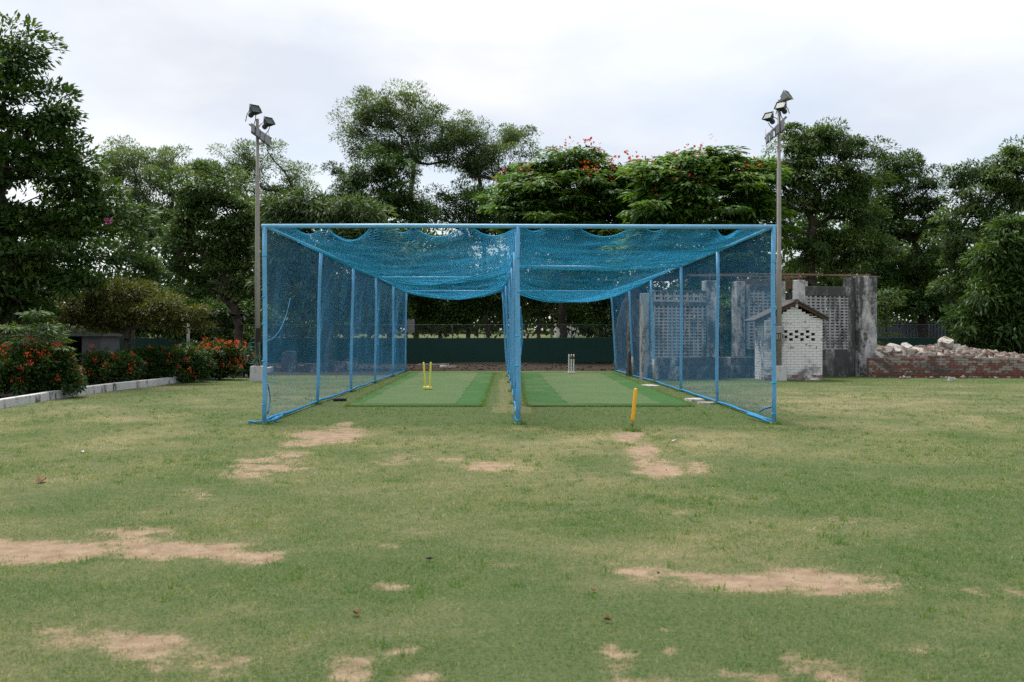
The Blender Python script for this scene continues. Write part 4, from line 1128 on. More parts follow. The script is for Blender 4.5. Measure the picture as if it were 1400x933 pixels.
def flood_pole(label, px, pyb, pytop, lamps, boxes, arm, extra):
    g = gnd(px, pyb); Y = g.y
    r = empty('floodlight_pole', g); tag(r, label, 'floodlight', 'floodlight poles behind the cage')
    L = lambda a, b_, dy=0: at(a, b_, Y + dy) - g
    zt = L(px, pytop).z
    b = MB(); b.box((0, 0, .22), (.40, .40, .50), None, (.92, .92)); b.build('base_block', 'kerb_white', r, bevel=.03)
    b = MB(); b.tube([(0, 0, .44), (0, 0, zt * .45), (0, 0, zt * .45 + .02), (0, 0, zt * .78), (0, 0, zt * .78 + .02), (0, 0, zt)], [.085, .082, .07, .068, .052, .05], 12); b.build('pole', 'pole_steel', r)
    b = MB(); a0, a1 = L(*arm[0]), L(*arm[1]); b.tube([a0, a1], .035, 8); ao = b.build('cross_arm', 'steel_grey', r)
    d = (a1 - a0).normalized()
    for i, (bx, by, w, h) in enumerate(boxes):
        c = L(bx, by, -.12); rot = Matrix((d, Vector((-d.y, d.x, 0)).normalized(), Vector((0, 0, 1)))).transposed()
        b = MB(); b.box(c, (w, .16, h), rot); o = b.build('ballast_box', 'ballast_grey', r, bevel=.012)
        b = MB(); b.box(c - Vector((0, .003, h * .5 + .03)), (w * 1.05, .13, .06), rot); b.build('terminal_cover', 'lamp_body', o)
    for i, (lx, ly, yaw, tilt, mt, size) in enumerate(lamps):
        c = L(lx, ly); lamp(r, c, yaw, tilt, mt, size)
        foot = a0 + d * max(0, min((a1 - a0).length, (c - a0).dot(d))) if i < extra.get('onarm', 9) else Vector((0, 0, zt - .05))
        b = MB()
        for sx in (-.14, .14):
            b.tube([foot + d * sx, Vector((foot.x, foot.y, foot.z)) * .4 + c * .6 + d * sx * 1.1, c + d * sx * .9], .014, 6)
        b.build('bracket', 'steel_grey', r)
    return r, L
r, L = flood_pole('left floodlight pole with two lamp heads on a sloping arm', 352, 521.5, 163,
           [(345, 155, R(48), R(-32), 'lamp_body', .48), (364, 171, R(52), R(-34), 'lamp_body', .44)],
           [(346.5, 176, .13, .26), (353.5, 181.5, .13, .26), (360, 187, .13, .26), (366.5, 192, .13, .26)], ((341, 170), (371, 190)), {})
b = MB(); b.box(L(353.5, 458, -.15), (.14, .16, .42)); b.build('switch_box', 'black_rubber', r, bevel=.01)
for k in range(3):
    b = MB(); c = L(347 - k * 1.5, 478 + k * 4, -.12); n = 20
    b.tube([c + Vector((math.cos(a) * (.16 + .03 * k), .03 * math.sin(3 * a), math.sin(a) * (.34 - .04 * k))) for a in [2 * math.pi * q / n for q in range(n)]] , .012, 6); b.build('cable_coil', 'teal_hose', r)
b = MB(); b.tube([L(349, 462, -.11), L(352, 485, -.12), L(356, 505, -.14)], .018, 6); b.build('cable', 'black_rubber', r)
b = MB(); b.tube([L(366, 178, -.2), L(372, 200, -.1), L(370, 203, 0)], .006, 5); b.build('wire', 'steel_grey', r)
r, L = flood_pole('right floodlight pole with three lamp heads above the white shed', 1065, 520.5, 150,
           [(1054, 164, R(-52), R(-34), 'lamp_body', .44), (1071, 150, R(-46), R(-34), 'lamp_body', .48), (1070, 136, R(50), R(-32), 'lamp_light_body', .50)],
           [(1049.5, 188, .11, .26), (1055, 183, .11, .26), (1062, 177, .14, .28), (1069.5, 171, .15, .34)], ((1046, 190), (1075, 160)), {'onarm': 2})
b = MB(); b.box(L(1066, 451, -.16), (.24, .18, .22)); o = b.build('junction_box', 'ballast_grey', r, bevel=.015)
b = MB()
for k in range(4): b.box(L(1062 + k * 3, 460.5, -.16), (.045, .12, .16))
b.build('gland', 'pole_steel', o)
b = MB(); b.tube([L(1047, 176, 0), L(1046.5, 190, 0), L(1049, 205, 0), L(1063, 200, 0)], .006, 5); b.build('wire', 'steel_grey', r)
# drain pipe by the left block
p = gnd(343, 517.5); o = empty('drain_pipe', p, R(10)); tag(o, 'black pipe end poking out of the kerb by the left pole base', 'pipe')
b = MB(); n = 16
for (ra, y0, y1) in ((.13, 0, .7),):
    V = []; Fc = []
    for (rr_, yy) in ((ra, y0), (ra, y1), (ra * .84, y1), (ra * .84, y0)):
        V += [(rr_ * math.cos(2 * math.pi * q / n), yy, .15 + rr_ * math.sin(2 * math.pi * q / n)) for q in range(n)]
    for s in range(4):
        for q in range(n): Fc.append((s * n + q, s * n + (q + 1) % n, ((s + 1) % 4) * n + (q + 1) % n, ((s + 1) % 4) * n + q))
    b.poly(V, Fc, True)
b.build('pipe_wall', 'black_rubber', o)
b = MB(); b.poly([(.125 * math.cos(2 * math.pi * q / n), .5, .15 + .125 * math.sin(2 * math.pi * q / n)) for q in range(n)], [tuple(range(n))]); b.build('pipe_plug', 'black_rubber', o)

# ------------------------------------------------------------------ perimeter fence with green screen
FY = 50.0
fence = empty('perimeter_fence', (0, FY, 0)); tag(fence, 'chain-link boundary fence with dark green screen cloth behind the cage', 'fence')
xs = [-27 + 3.0 * k for k in range(18)]
ZT = H - 3.5 / F * FY
for k, x in enumerate(xs):
    b = MB(); b.tube([(x, .06, -.05), (x, .06, 1.98)], .022, 8); b.build('fence_post', 'dark_wood', fence)
    if k < len(xs) - 1:
        if 5.5 < x < 14: continue
        V = []; n, m = 20, 8
        for j in range(m + 1):
            for i in range(n + 1):
                xx = x + 3.0 * i / n; zz = 0.06 + (ZT - 0.06) * j / m
                V.append((xx, -.02 + .03 * (vnoise(xx, zz, 1.3, 3, 41) - .5) + .012 * math.sin(xx * 9 + zz * 2), zz + (0.03 * (float(vnoise(xx, 1, 1.0, 2, 44)) - .5) if j == m else 0)))
        Fc = [(j * (n + 1) + i, j * (n + 1) + i + 1, (j + 1) * (n + 1) + i + 1, (j + 1) * (n + 1) + i) for j in range(m) for i in range(n)]
        np_mesh('screen_cloth', V, Fc, 'green_cloth', fence, smooth=True)
for z in (ZT + .01, 1.95):
    b = MB(); b.tube([(xs[0], .03, z), (xs[-1], .03, z)], .006, 6); b.build('fence_rail', 'chain_wire', fence)
LF = xs[-1] - xs[0]
lines = diamond_net(LF, 1.95 - .9, 0.11, lambda l, w: np.stack([xs[0] + l, np.full_like(l, .012), .9 + w], -1), 50)
o = strand_mesh(lines, 0.0018, 'chain_link', 'chain_wire'); o.parent = fence

# blue-grey sheet fence on the right
sf = empty('sheet_fence', ((1262 - 700) / F * 55, 55, 0)); tag(sf, 'blue-grey corrugated sheet fence in the shade behind the rubble', 'fence')
for k in range(-4, 5):
    b = MB(); V = []; n = 24
    for j in (0, 1):
        for i in range(n + 1): V.append((k * 1.1 + 1.085 * i / n, .035 * math.cos(i * math.pi * 2 / 4) + .006 * k, .05 if j == 0 else 2.15 + .03 * math.sin(k * 2.1)))
    b.poly(V, [(i, i + 1, n + 2 + i, n + 1 + i) for i in range(n)]); b.build('sheet', 'blue_sheet', sf)
for k in (-3, 0, 3):
    b = MB(); b.tube([(k * 1.1, -.16, -.05), (k * 1.1 + .02, -.16, 2.3)], .09, 8); b.build('post', 'bark_dark', sf)

# things seen over the screen
fh = empty('far_hut', ((771 - 700) / F * 88, 88, float(ground_z(np.array(88.)))) ); tag(fh, 'small whitish hut far beyond the screen right of the centre post', 'hut')
b = MB(); b.box2((-.75, 0, -.3), (1.35, 2.4, 1.5)); b.build('wall', 'pale_wall', fh)
b = MB(); b.box2((-.9, -.2, 1.503), (1.5, 2.6, 1.62)); b.build('roof_slab', 'grey_board', fh)
b = MB(); b.box2((-.4, -.02, .5), (.1, .05, 1.05)); b.build('window', 'dark_wood', fh)
o = empty('white_pole', ((754 - 700) / F * 66, 66, 0.0)); tag(o, 'thin whitish pole among the trunks left of the far white hut', 'pole')
b = MB(); b.tube([(0, 0, -.1), (0, 0, 3.1)], .07, 10); b.build('shaft', 'pale_wall', o)
b = MB(); b.tube([(0, 0, 3.102), (0, 0, 3.16)], [.085, .05], 10); b.build('cap', 'pale_wall', o)
o = empty('notice_board', ((561 - 700) / F * 54, 54, 0)); tag(o, 'grey slatted board on a post behind the screen at the left rear post', 'board')
for k in range(6):
    b = MB(); b.box((0, 0, 1.62 + .125 * k), (.46, .05, .115)); b.build('slat', 'grey_board', o)
for s in (-.18, .18):
    b = MB(); b.tube([(s, .05, -.05), (s, .05, 2.3)], .03, 8); b.build('leg', 'dark_wood', o)

# rubble strip along the foot of the screen
def rubble(name, label, boxes, n, s0, s1, seed, mat='rubble_mix', tb=0.0):
    rs = np.random.RandomState(seed); V = []; Fc = []; T = []
    for i in range(n):
        fx = boxes(rs)
        s = rs.uniform(s0, s1) * np.array([1, rs.uniform(.6, 1), rs.uniform(.35, .8)])
        e = Euler(rs.uniform(-.5, .5, 2).tolist() + [rs.uniform(0, 6.3)]).to_matrix()
        c = np.array([[sx, sy, sz] for sz in (-.5, .5) for sx, sy in ((-.5, -.5), (.5, -.5), (.5, .5), (-.5, .5))]) * s * rs.uniform(.7, 1.1, (8, 1))
        p = c @ np.array(e).T + np.array(fx)
        o = len(V); V += p.tolist()
        Fc += [(o + 3, o + 2, o + 1, o), (o + 4, o + 5, o + 6, o + 7), (o, o + 1, o + 5, o + 4), (o + 1, o + 2, o + 6, o + 5), (o + 2, o + 3, o + 7, o + 6), (o + 3, o, o + 4, o + 7)]
        t = np.clip(rs.rand() ** 1.3 + tb, 0, 1); T += [t] * 6
    ob = np_mesh(name, V, Fc, mat, tint=T)
    tag(ob, label, 'rubble', kind='stuff'); return ob
rubble('debris', 'scattered stones and litter along the foot of the green screen', lambda rs: (rs.uniform(-11, 6), 39.6 + 9.8 * rs.rand() ** 1.3, .02 + .03 * rs.rand()), 420, .03, .11, 5, mat='debris_grey')
slab(612, 503.5, .75, .4, .08, 20, 'pale flat fragment in the dark soil at the foot of the left screen', z=.03)
slab(592, 500, 1.6, .16, .05, 12, 'thin pale batten lying in dark soil near the foot of the green screen', z=.03, name='batten', cat='batten', mat='concrete')
# blocks behind the left side net
for px, py, sx, sz, lab in ((396, 508, .55, .75, 'pale concrete block behind the left side net near its front post'), (424, 509, .9, .28, 'low dark concrete block behind the left side net, second from the pole'),
                            (458, 507, 1.3, .34, 'long low concrete block behind the left side net beside its second post'), (480, 504, .6, .4, 'grey concrete block behind the third post of the left side net')):
    g = gnd(px, py); b = MB(); b.box((0, 0, sz / 2 - .02), (sx, .4, sz), None, (.95, .9))
    b.box((sx * .1, -.02, sz + .012), (sx * .7, .3, .06), Matrix.Rotation(.06, 3, 'Y'))
    o = b.build('concrete_block', 'plaster_mould', None, bevel=.02); o.location = g; o.rotation_euler[2] = R(px % 17 - 8); tag(o, lab, 'block', 'concrete blocks behind the left side net')

# ------------------------------------------------------------------ ruined wall
A = gnd(872, 519.5); Bp = gnd(1196, 514.2)
wd = (Bp - A); WL = wd.length; wu = wd.normalized(); wn_ = Vector((wu.y, -wu.x, 0))   # towards camera
ruin = empty('ruined_building', A, math.atan2(wu.y, wu.x))
tag(ruin, 'roofless mould-stained ruin with columns and pierced block walls', 'ruin')
def rs_(px):   # distance along the wall line for a pixel column
    k = (px - 700) / F
    # (A + wu*s).x = k*(A+wu*s).y
    return (k * A.y - A.x) / (wu.x - k * wu.y)
def rz_(px, py, back=0.0):
    Y = (A + wu * rs_(px)).y + back
    return H + (HZ - py) / F * Y
def rbox(name, px0, px1, py0, py1, y0, y1, mat, parent=None, bevel=0.0, z0=None):
    s0, s1 = rs_(px0), rs_(px1); zz1 = rz_((px0 + px1) / 2, py0); zz0 = rz_((px0 + px1) / 2, py1) if z0 is None else z0
    b = MB(); b.box2((s0, y0, zz0), (s1, y1, zz1)); return b.build(name, mat, parent or ruin, bevel=bevel)
def lattice(px0, px1, py0, py1, ncol, nrow, y0=.0, th=.14, mat='block_grey'):
    s0, s1 = rs_(px0), rs_(px1); pc = (px0 + px1) / 2; z1 = rz_(pc, py0); z0 = rz_(pc, py1)
    dx = (s1 - s0) / ncol; dz = (z1 - z0) / nrow; b = MB(); rr = random.Random(ncol * nrow)
    for r in range(nrow):
        zb = z0 + r * dz
        b.box(((s0 + s1) / 2, y0 + th / 2, zb + dz * .2), (s1 - s0, th, dz * .40))
        for c in range(ncol):
            x = s0 + (c + .5) * dx
            hw = dx * rr.uniform(.30, .40)
            b.box((x - dx * .5 + hw / 2, y0 + th / 2 + .004, zb + dz * .7), (hw, th - .01, dz * .598))
        if rr.random() < .0: pass
    b.box((s1 - dx * .05, y0 + th / 2 + .006, (z0 + z1) / 2), (dx * .1, th - .02, z1 - z0 - .004))
    o = b.build('vent_block_panel', mat, ruin); tag(o, kind='stuff'); return o
# plinth and sill
rbox('plinth', 886, 1046, 500, 519, -.10, .35, 'plaster_mould', z0=-.1, bevel=.03)
rbox('sill', 893, 1046, 489, 500, -.02, .32, 'plaster_mould', bevel=.02)
rbox('plinth', 1046.5, 1168, 478, 519, -.03, .30, 'plaster_mould', z0=-.1, bevel=.02)
# left end pier, panels, columns
rbox('pier', 880, 888.5, 401, 519, .02, .30, 'block_grey', bevel=.015, z0=-.1)
rbox('column', 889, 894, 412, 500, -.06, .30, 'plaster_pale', bevel=.015)
lattice(894, 965, 419, 488.8, 12, 16)
lattice(894, 965, 400, 413, 8, 2, .01, .16)
rbox('beam', 894, 965, 413.1, 418.9, -.01, .18, 'plaster_mould')
rbox('beam', 889, 965, 397, 399.9, -.01, .18, 'plaster_mould')
rbox('column', 965.5, 979, 384, 489, -.08, .30, 'plaster_pale', bevel=.02)
rbox('column', 1030, 1042, 383, 489, 1.0, 1.35, 'plaster_pale', bevel=.02)
rbox('wall_top', 1046, 1089, 388, 396, .85, 1.06, 'plaster_mould', bevel=.02)
rbox('column', 1090, 1100, 383, 478, -.05, .28, 'plaster_pale', bevel=.02)
lattice(1101, 1160, 405, 477.8, 9, 18)
rbox('wall_top', 1101, 1160, 392, 404.9, .0, .16, 'plaster_mould', bevel=.02)
lattice(1044, 1089, 388, 478, 7, 20, .9, .14)
rbox('column', 1160.5, 1170, 380, 515, .02, .32, 'plaster_mould', z0=-.1, bevel=.015)
rbox('column', 1171, 1196, 378, 515, -.12, .30, 'plaster_pale', z0=-.1, bevel=.02)
rbox('inner_wall', 905, 985, 406, 519, 2.4, 2.6, 'plaster_mould', z0=-.1)
# back wall with upright bars and posts
bw = rbox('back_wall', 1085, 1172, 396, 519, 2.6, 2.8, 'plaster_mould', z0=-.1)
for k in range(26):
    s = rs_(1068) + (rs_(1152) - rs_(1068)) * k / 25; b = MB(); b.box2((s - .018, 2.65, rz_(1110, 392) + .05), (s + .018, 2.72, rz_(1110, 377))); b.build('bar', 'rust', bw)
for k in range(12):
    s = rs_(998) + (rs_(1030) - rs_(998)) * k / 11; b = MB(); b.box2((s - .012, 1.9, .4), (s + .012, 1.93, rz_(1010, 412) + .1 * math.sin(k))); b.build('bar', 'rust', ruin)
for a, c in ((1122, 1126), (1146, 1158)):
    rbox('column', a, c, 380, 392, 2.2, 2.5, 'plaster_pale', z0=1.0)
# rusty reinforcement left on top
for (p0, q0, p1, q1, y) in ((960, 374, 1150, 373, 1.0), (1062, 376, 1206, 378.5, .1), (1062, 373, 1160, 374, 2.4), (950, 377, 1062, 378, .3), (1100, 377, 1196, 376, .25), (1062, 381, 1130, 377, 1.4)):
    b = MB(); b.tube([(rs_(p0), y, rz_(p0, q0)), ((rs_(p0) + rs_(p1)) / 2, y, (rz_(p0, q0) + rz_(p1, q1)) / 2 + .02), (rs_(p1), y, rz_(p1, q1))], .022, 6); b.build('rebar', 'rust', ruin)
for px, dy in ((1164, .1), (1186, 0.1), (1094, .1), (972, .1), (1036, 1.2)):
    b = MB(); z = rz_(px, 384); b.tube([(rs_(px), dy, z - .3), (rs_(px) + .03, dy, z + .25)], .014, 6); b.build('rebar', 'rust', ruin)

# ------------------------------------------------------------------ white brick shed
SY = 31.1
sx0, sx1 = (1044.5 - 700) / F * SY, (1124.5 - 700) / F * SY
shed = empty('brick_shed', ((sx0 + sx1) / 2, SY, 0)); tag(shed, 'small white-painted brick shed with gable roof and a chequer of vent holes', 'shed')
SW = sx1 - sx0; SD = 1.15
ridge_x = (1088 - 700) / F * SY - (sx0 + sx1) / 2
z_eave = H + (HZ - 437) / F * SY; z_ap = H + (HZ - 416.5) / F * SY
BH = 0.0823; BL = 0.236
unit = MB(); unit.box((0, 0, 0), (1, 1, 1)); unit_me = unit.build('brick', 'brick_white'); ume = unit_me.data; bpy.data.objects.remove(unit_me)
umr = ume.copy(); umr.materials.clear(); umr.materials.append(MATS['brick_red'])
def brick(parent, c, size, mesh):
    o = bpy.data.objects.new('brick', mesh); o.location = c; o.scale = size; link(o, parent)
    o.rotation_euler = (rnd.uniform(-.012, .012), rnd.uniform(-.006, .006), rnd.uniform(-.012, .012)); return o
front = MB()     # mortar core, pierced where bricks are left out
wall = MB().build('front_wall', 'mortar', shed) if False else None
def top_at(x): return z_eave + (z_ap - z_eave) * (1 - (ridge_x - x) / (ridge_x + SW / 2) if x < ridge_x else 1 - (x - ridge_x) / (SW / 2 - ridge_x))
core = MB(); cells = []
nrow = int(z_ap / BH) + 1
hole_rows = {int((H + (HZ - py) / F * SY) / BH): ph for py, ph in ((464.5, 1), (461, 0), (457.2, 1), (453.6, 0))}
cxs = (sx0 + sx1) / 2
for r in range(nrow):
    z0 = r * BH
    xa = -SW / 2; x = xa - (BL / 2 if r % 2 else 0)
    segs = []
    if r in hole_rows:
        # half-brick holes at a pitch of one and a half bricks
        h0 = (1074 - 700) / F * SY - cxs + (0.172 if hole_rows[r] else 0)
        holes = [h0 + .345 * k for k in range(3)]
        cur = xa
        for hc in holes:
            a, c = hc - .055, hc + .055
            while cur < a - .01:
                nx = min(cur + BL, a); segs.append((cur, nx)); cur = nx
            cur = c
        while cur < SW / 2 - .01:
            nx = min(cur + BL, SW / 2); segs.append((cur, nx)); cur = nx
    else:
        while x < SW / 2 - .01:
            segs.append((max(x, xa), min(x + BL, SW / 2))); x += BL
    for a, c in segs:
        mid = (a + c) / 2
        zt = min(z0 + BH, min(top_at(a + .02), top_at(c - .02), top_at(mid)))
        if zt - z0 < .02 or c - a < .02: continue
        cells.append((a, c, z0, zt))
        core.box2((a, .012, z0 - (.1 if r == 0 else 0)), (c, .10, zt))
fw = core.build('front_wall', 'mortar', shed)
for a, c, z0, zt in cells:
    brick(fw, ((a + c) / 2, .055 + rnd.uniform(-.003, .003), (z0 + zt) / 2), (c - a - .010, .112, zt - z0 - .010), ume)
def side_wall(x0, x1, nm):
    b = MB(); b.box2((x0, .115, -.1), (x1, SD, z_eave - .02)); w = b.build(nm, 'mortar', shed)
    xo = x0 - .006 if x0 < 0 else x1 + .006
    for r in range(int((z_eave - .03) / BH)):
        y = .115 - (BL / 2 if r % 2 else 0)
        while y < SD - .02:
            a, c = max(y, .116), min(y + BL, SD)
            if c - a > .03: brick(w, (xo, (a + c) / 2, (r + .5) * BH), (.016, c - a - .010, BH - .010), ume)
            y += BL
side_wall(-SW / 2 + .006, -SW / 2 + .11, 'side_wall'); side_wall(SW / 2 - .11, SW / 2 - .006, 'side_wall')
b = MB(); b.poly([(-SW / 2 + .115, SD - .1, -.1), (SW / 2 - .115, SD - .1, -.1), (SW / 2 - .115, SD - .1, z_eave), (ridge_x, SD - .1, z_ap - .05), (-SW / 2 + .115, SD - .1, z_eave),
                  (-SW / 2 + .115, SD - .01, -.1), (SW / 2 - .115, SD - .01, -.1), (SW / 2 - .115, SD - .01, z_eave), (ridge_x, SD - .01, z_ap - .05), (-SW / 2 + .115, SD - .01, z_eave)],
                 [(0, 1, 2, 3, 4), (9, 8, 7, 6, 5)] + [(k, (k + 1) % 5 + 0, (k + 1) % 5 + 5, k + 5) for k in range(5)]); b.build('rear_wall', 'mortar', shed)
roof = MB(); 
e_r = (1131.5 - 700) / F * SY - cxs; e_l = (1031 - 700) / F * SY - cxs
zr = H + (HZ - 412.5) / F * SY; zer = H + (HZ - 436.5) / F * SY; zel = H + (HZ - 439.5) / F * SY
def roof_sheet(xa, za, xb, zb):
    b = MB(); n = 18; d = Vector((xb - xa, 0, zb - za)); nn = Vector((-d.z, 0, d.x)).normalized() * (1 if d.x > 0 else -1)
    V = []
    for off_ in (0, .035):
        for i in range(n + 1):
            y = -.16 + (SD + .3) * i / n; w = .016 * math.cos(i * math.pi)
            for t in (0, 1): V.append(Vector((xa, y, za)) + d * t + nn * (off_ + w))
    W = 2 * (n + 1); f = []
    for i in range(n):
        f += [(2 * i, 2 * i + 1, 2 * i + 3, 2 * i + 2), (W + 2 * i + 2, W + 2 * i + 3, W + 2 * i + 1, W + 2 * i), (2 * i + 2, W + 2 * i + 2, W + 2 * i, 2 * i), (2 * i + 1, W + 2 * i + 1, W + 2 * i + 3, 2 * i + 3)]
    f += [(0, W, W + 1, 1), (2 * n + 1, W + 2 * n + 1, W + 2 * n, 2 * n)]
    b.poly(V, f); return b
ro = roof_sheet(ridge_x, zr, e_r, zer).build('roof', 'roof_sheet', shed)
roof_sheet(ridge_x, zr, e_l, zel).build('roof_slope', 'roof_sheet', ro)
b = MB(); b.tube([(ridge_x, -.18, zr + .03), (ridge_x, SD + .16, zr + .03)], .05, 8); b.build('ridge_cap', 'roof_sheet', ro)
for xe, ze in ((e_r, zer), (e_l, zel)):
    b = MB(); b.tube([(ridge_x * .98, -.10, zr - .06), (xe * .97 + ridge_x * .03, -.10, ze - .02)], .035, 4, smooth=False); b.build('rafter', 'rust', ro)
b = MB(); b.box2((ridge_x - .04, -.115, z_ap - .10), (ridge_x + .04, -.005, zr - .02)); b.build('king_post', 'plaster_pale', ro)

# ------------------------------------------------------------------ brick footing and rubble heap on the right
W0, W1 = gnd(1188, 516.5), gnd(1440, 517.5)
lw = empty('brick_footing', W0, math.atan2(W1.y - W0.y, W1.x - W0.x)); tag(lw, 'low broken red brick footing under the rubble on the right', 'brick wall')
LWL = (W1 - W0).length; core = MB(); bl = []
for r in range(9):
    x = -(BL / 2 if r % 2 else 0); top = 9
    while x < LWL:
        hgt = 8.4 - .9 * abs(math.sin(x * .8 + 1)) - (1.5 * max(0, x - 4.2) / 2) + rnd.uniform(-.4, .4)
        if r < hgt:
            a, c = max(x, 0), min(x + BL, LWL); core.box2((a, .012, r * BH - (.1 if r == 0 else 0)), (c, .30, (r + 1) * BH - .002)); bl.append((a, c, r))
        x += BL
cw = core.build('core', 'mortar_red', lw)
for a, c, r in bl:
    if c - a < .05: continue
    brick(lw, ((a + c) / 2, .06 + rnd.uniform(-.012, .008), (r + .5) * BH), (c - a - .012, .125, BH - .012), umr)
# heap behind the footing
def heap_h(x, y):
    return 1.0 * (0.88 + 0.17 * math.exp(-((x - 15.0) / 1.4) ** 2) + .12 * math.exp(-((x - 13.2) / .5) ** 2) - .26 * max(0, (x - 16.2) / 2.5)) * max(0, 1 - ((y - 35.4) / 2.0) ** 2) ** .5
V = []; n, m = 60, 22
for i in range(n + 1):
    for j in range(m + 1):
        x = 12.55 + 7.0 * i / n; y = 33.75 + 3.6 * j / m
        V.append((x, y, heap_h(x, y) * .9 - .06 + .10 * (float(vnoise(x, y, 2.2, 3, 51)) - .5)))
hm = np_mesh('rubble_heap', V, [(i * (m + 1) + j, (i + 1) * (m + 1) + j, (i + 1) * (m + 1) + j + 1, i * (m + 1) + j + 1) for i in range(n) for j in range(m)], 'rubble_mix', tint=[.35] * (n * m))
tag(hm, 'heap of grey crumbled masonry behind the brick footing', 'rubble', kind='stuff')
def on_heap(rs):
    x = rs.uniform(12.6, 19.3); y = 33.85 + 2.6 * rs.rand()
    return (x, y, heap_h(x, y) * .9 + .01)
rubble('broken_masonry', 'small broken bricks and plaster covering the rubble heap', on_heap, 1900, .05, .30, 6, tb=.05)
def foot_litter(rs):
    return (12.4 + 7 * rs.rand(), 33.0 - 1.3 * rs.rand() ** 1.6 + .5, .02)
rubble('scattered_masonry', 'pale chips of masonry scattered on grass before the brick footing', foot_litter, 170, .03, .15, 8, tb=.3)
SLB = [  # px, py, sx, sy, th, rz, tiltx, tilty, label, mat, Y
    (1222, 478, .62, .5, .10, 10, 35, 12, 'white plaster slab tilted up beside the ruin column', 'concrete_pale', 34.6),
    (1204, 487, .55, .3, .06, -30, 20, 35, 'thin white board leaning at the left end of the rubble', 'concrete_pale', 34.0),
    (1238, 474, .34, .4, .16, 20, 25, -10, 'small pale chunk standing on end at the left of the long ribbed slab', 'concrete_pale', 34.7),
    (1263, 483, 1.35, .6, .11, -4, 14, 9, 'long ribbed tan concrete slab sloping across the top of the rubble', 'concrete', 34.5),
    (1240, 489, .36, .4, .28, 30, 10, 8, 'rough grey lump under the left end of the ribbed slab', 'concrete', 34.1),
    (1265, 492, .52, .4, .26, -8, 5, 4, 'broad tan lump beneath the middle of the ribbed slab', 'concrete', 34.05),
    (1290, 477, .50, .45, .34, 35, 20, -18, 'blocky grey lump at the highest point of the rubble', 'concrete', 34.9),
    (1308, 481, .36, .35, .22, 60, -10, 22, 'angular pale lump just right of the highest point of the rubble', 'concrete_pale', 34.8),
    (1300, 489, .55, .4, .2, 12, 12, 10, 'grey sloping lump in front of the highest point of the rubble', 'concrete', 34.3),
    (1335, 484, .85, .5, .09, 3, 8, 4, 'flat grey slab right of the highest rubble lumps', 'concrete', 34.9),
    (1352, 488, .75, .4, .08, -6, 10, 8, 'flat tan slab lower down toward the right of the rubble', 'concrete', 34.7),
    (1388, 497, 1.2, .28, .08, -8, 6, 8, 'long thin slab sloping down at the right edge of the rubble', 'concrete', 34.6),
    (1325, 493, .3, .3, .14, 45, 20, 10, 'reddish broken brick lump in the middle of the rubble', 'brick_red', 34.1),
    (1213, 480, .5, .35, .14, 40, 18, -25, 'rust-red broken brick lump against the ruin column', 'brick_red', 34.25)]
for px, py, sx, sy, th, rz, tx, ty, lab, mt, Y in SLB:
    o = slab(px, py, sx, sy, th, rz, lab, mt, (tx, ty), Y=Y, name='masonry_slab' if th < .15 else 'masonry_lump', cat='rubble slab' if th < .15 else 'rubble lump')
    zmin = heap_h(o.location.x, o.location.y) * .9 - .08
    if o.location.z > zmin + .17: o.location.z = zmin + .17
o = slab(1300, 521, .20, .22, .14, 20, 'white broken lump lying on grass before the middle of the brick footing', 'concrete_pale', (10, 8), name='masonry_lump', z=-.02, cat='rubble lump')

# ------------------------------------------------------------------ litter on the lawn
def litter(px, py, s, label, mat, name='fallen_leaf', cat='leaf', seed=0):
    rr = random.Random(seed); c = gnd(px, py); b = MB(); n = 9; V = []
    for k in range(n):
        a = 2 * math.pi * k / n; q = s * (0.5 + .5 * abs(math.cos(a))) * rr.uniform(.7, 1)
        V.append((math.cos(a) * q, math.sin(a) * q * .7, .022 + .35 * s * (abs(math.sin(a)) ** 2) * rr.uniform(.5, 1)))
    V.append((0, 0, .016)); V += [(x * .96, y * .96, z - .003) for x, y, z in V]
    m = n + 1
    b.poly(V, [(k, (k + 1) % n, n) for k in range(n)] + [(m + (k + 1) % n, m + k, m + n) for k in range(n)] + [(k, m + k, m + (k + 1) % n, (k + 1) % n) for k in range(n)])
    o = b.build(name, mat); o.location = c; o.rotation_euler[2] = rr.uniform(0, 6); tag(o, label, cat)
litter(487, 843, .035, 'brown curled leaf on grass, left of the middle near the bottom', 'dry_leaf', seed=1)
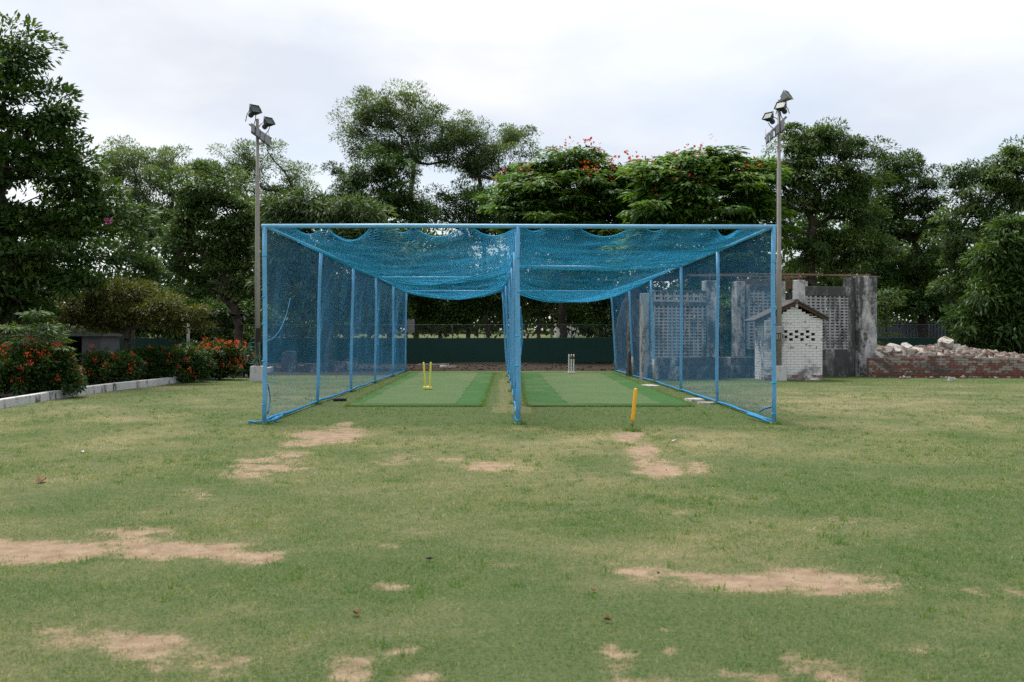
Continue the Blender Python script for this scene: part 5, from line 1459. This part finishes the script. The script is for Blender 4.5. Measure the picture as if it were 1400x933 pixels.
litter(831, 852, .028, 'dark clod-like leaf on grass, right of the middle near the bottom', 'dry_leaf', seed=2)
litter(587, 768, .036, 'grey curled leaf standing on the grass right of the long bare patch', 'bark_grey', seed=3)
litter(811, 811, .03, 'reddish leaf on grass below the middle stretch of the right bare strip', 'dry_leaf', seed=4)
litter(57, 660, .10, 'reddish-brown leaf on the lawn near the left edge', 'dry_leaf', seed=5)
litter(900, 788, .02, 'small black leaf at the left end of the right bare strip', 'black_rubber', seed=6)
litter(923, 605, .055, 'white paper scrap on grass right of the leaning yellow stump', 'paper_white', 'paper_scrap', 'scrap', 7)
litter(112, 620, .05, 'white paper scrap on the lawn far to the left of the cage', 'paper_white', 'paper_scrap', 'scrap', 8)

# crumbs of soil, grit and dead grass lying on the bare ground
_rc = np.random.RandomState(91); n = 26000
cy = np.sqrt(_rc.uniform(3.5 ** 2, 15 ** 2, n)); cx = _rc.uniform(-1, 1, n) * (.58 * cy)
cd = fields(cx, cy)[0]; ok = (cd > .42) & (_rc.rand(n) < .55); cx, cy = cx[ok], cy[ok]; n = len(cx)
sz = .0035 + .011 * _rc.rand(n) ** 3
base = np.array([[1, 0, 0], [-.5, .86, 0], [-.5, -.86, 0], [0, 0, 1.1]])
a = _rc.uniform(0, 6.28, n); ca, sa = np.cos(a), np.sin(a)
V = base[None] * sz[:, None, None] * _rc.uniform(.6, 1.3, (n, 4, 1))
V = np.stack([V[..., 0] * ca[:, None] - V[..., 1] * sa[:, None], V[..., 0] * sa[:, None] + V[..., 1] * ca[:, None], V[..., 2]], -1)
V += np.stack([cx, cy, np.full(n, -.014)], -1)[:, None, :]
k = np.arange(n)[:, None] * 4
Fc = np.concatenate([k + np.array([[0, 1, 3]]), k + np.array([[1, 2, 3]]), k + np.array([[2, 0, 3]])])
o = np_mesh('soil_crumbs', V.reshape(-1, 3), Fc, 'rubble_mix', tint=np.tile(_rc.rand(n) * .75, 3))
tag(o, 'crumbs of soil and grit on the bare patches of the lawn', 'soil crumbs', kind='stuff')
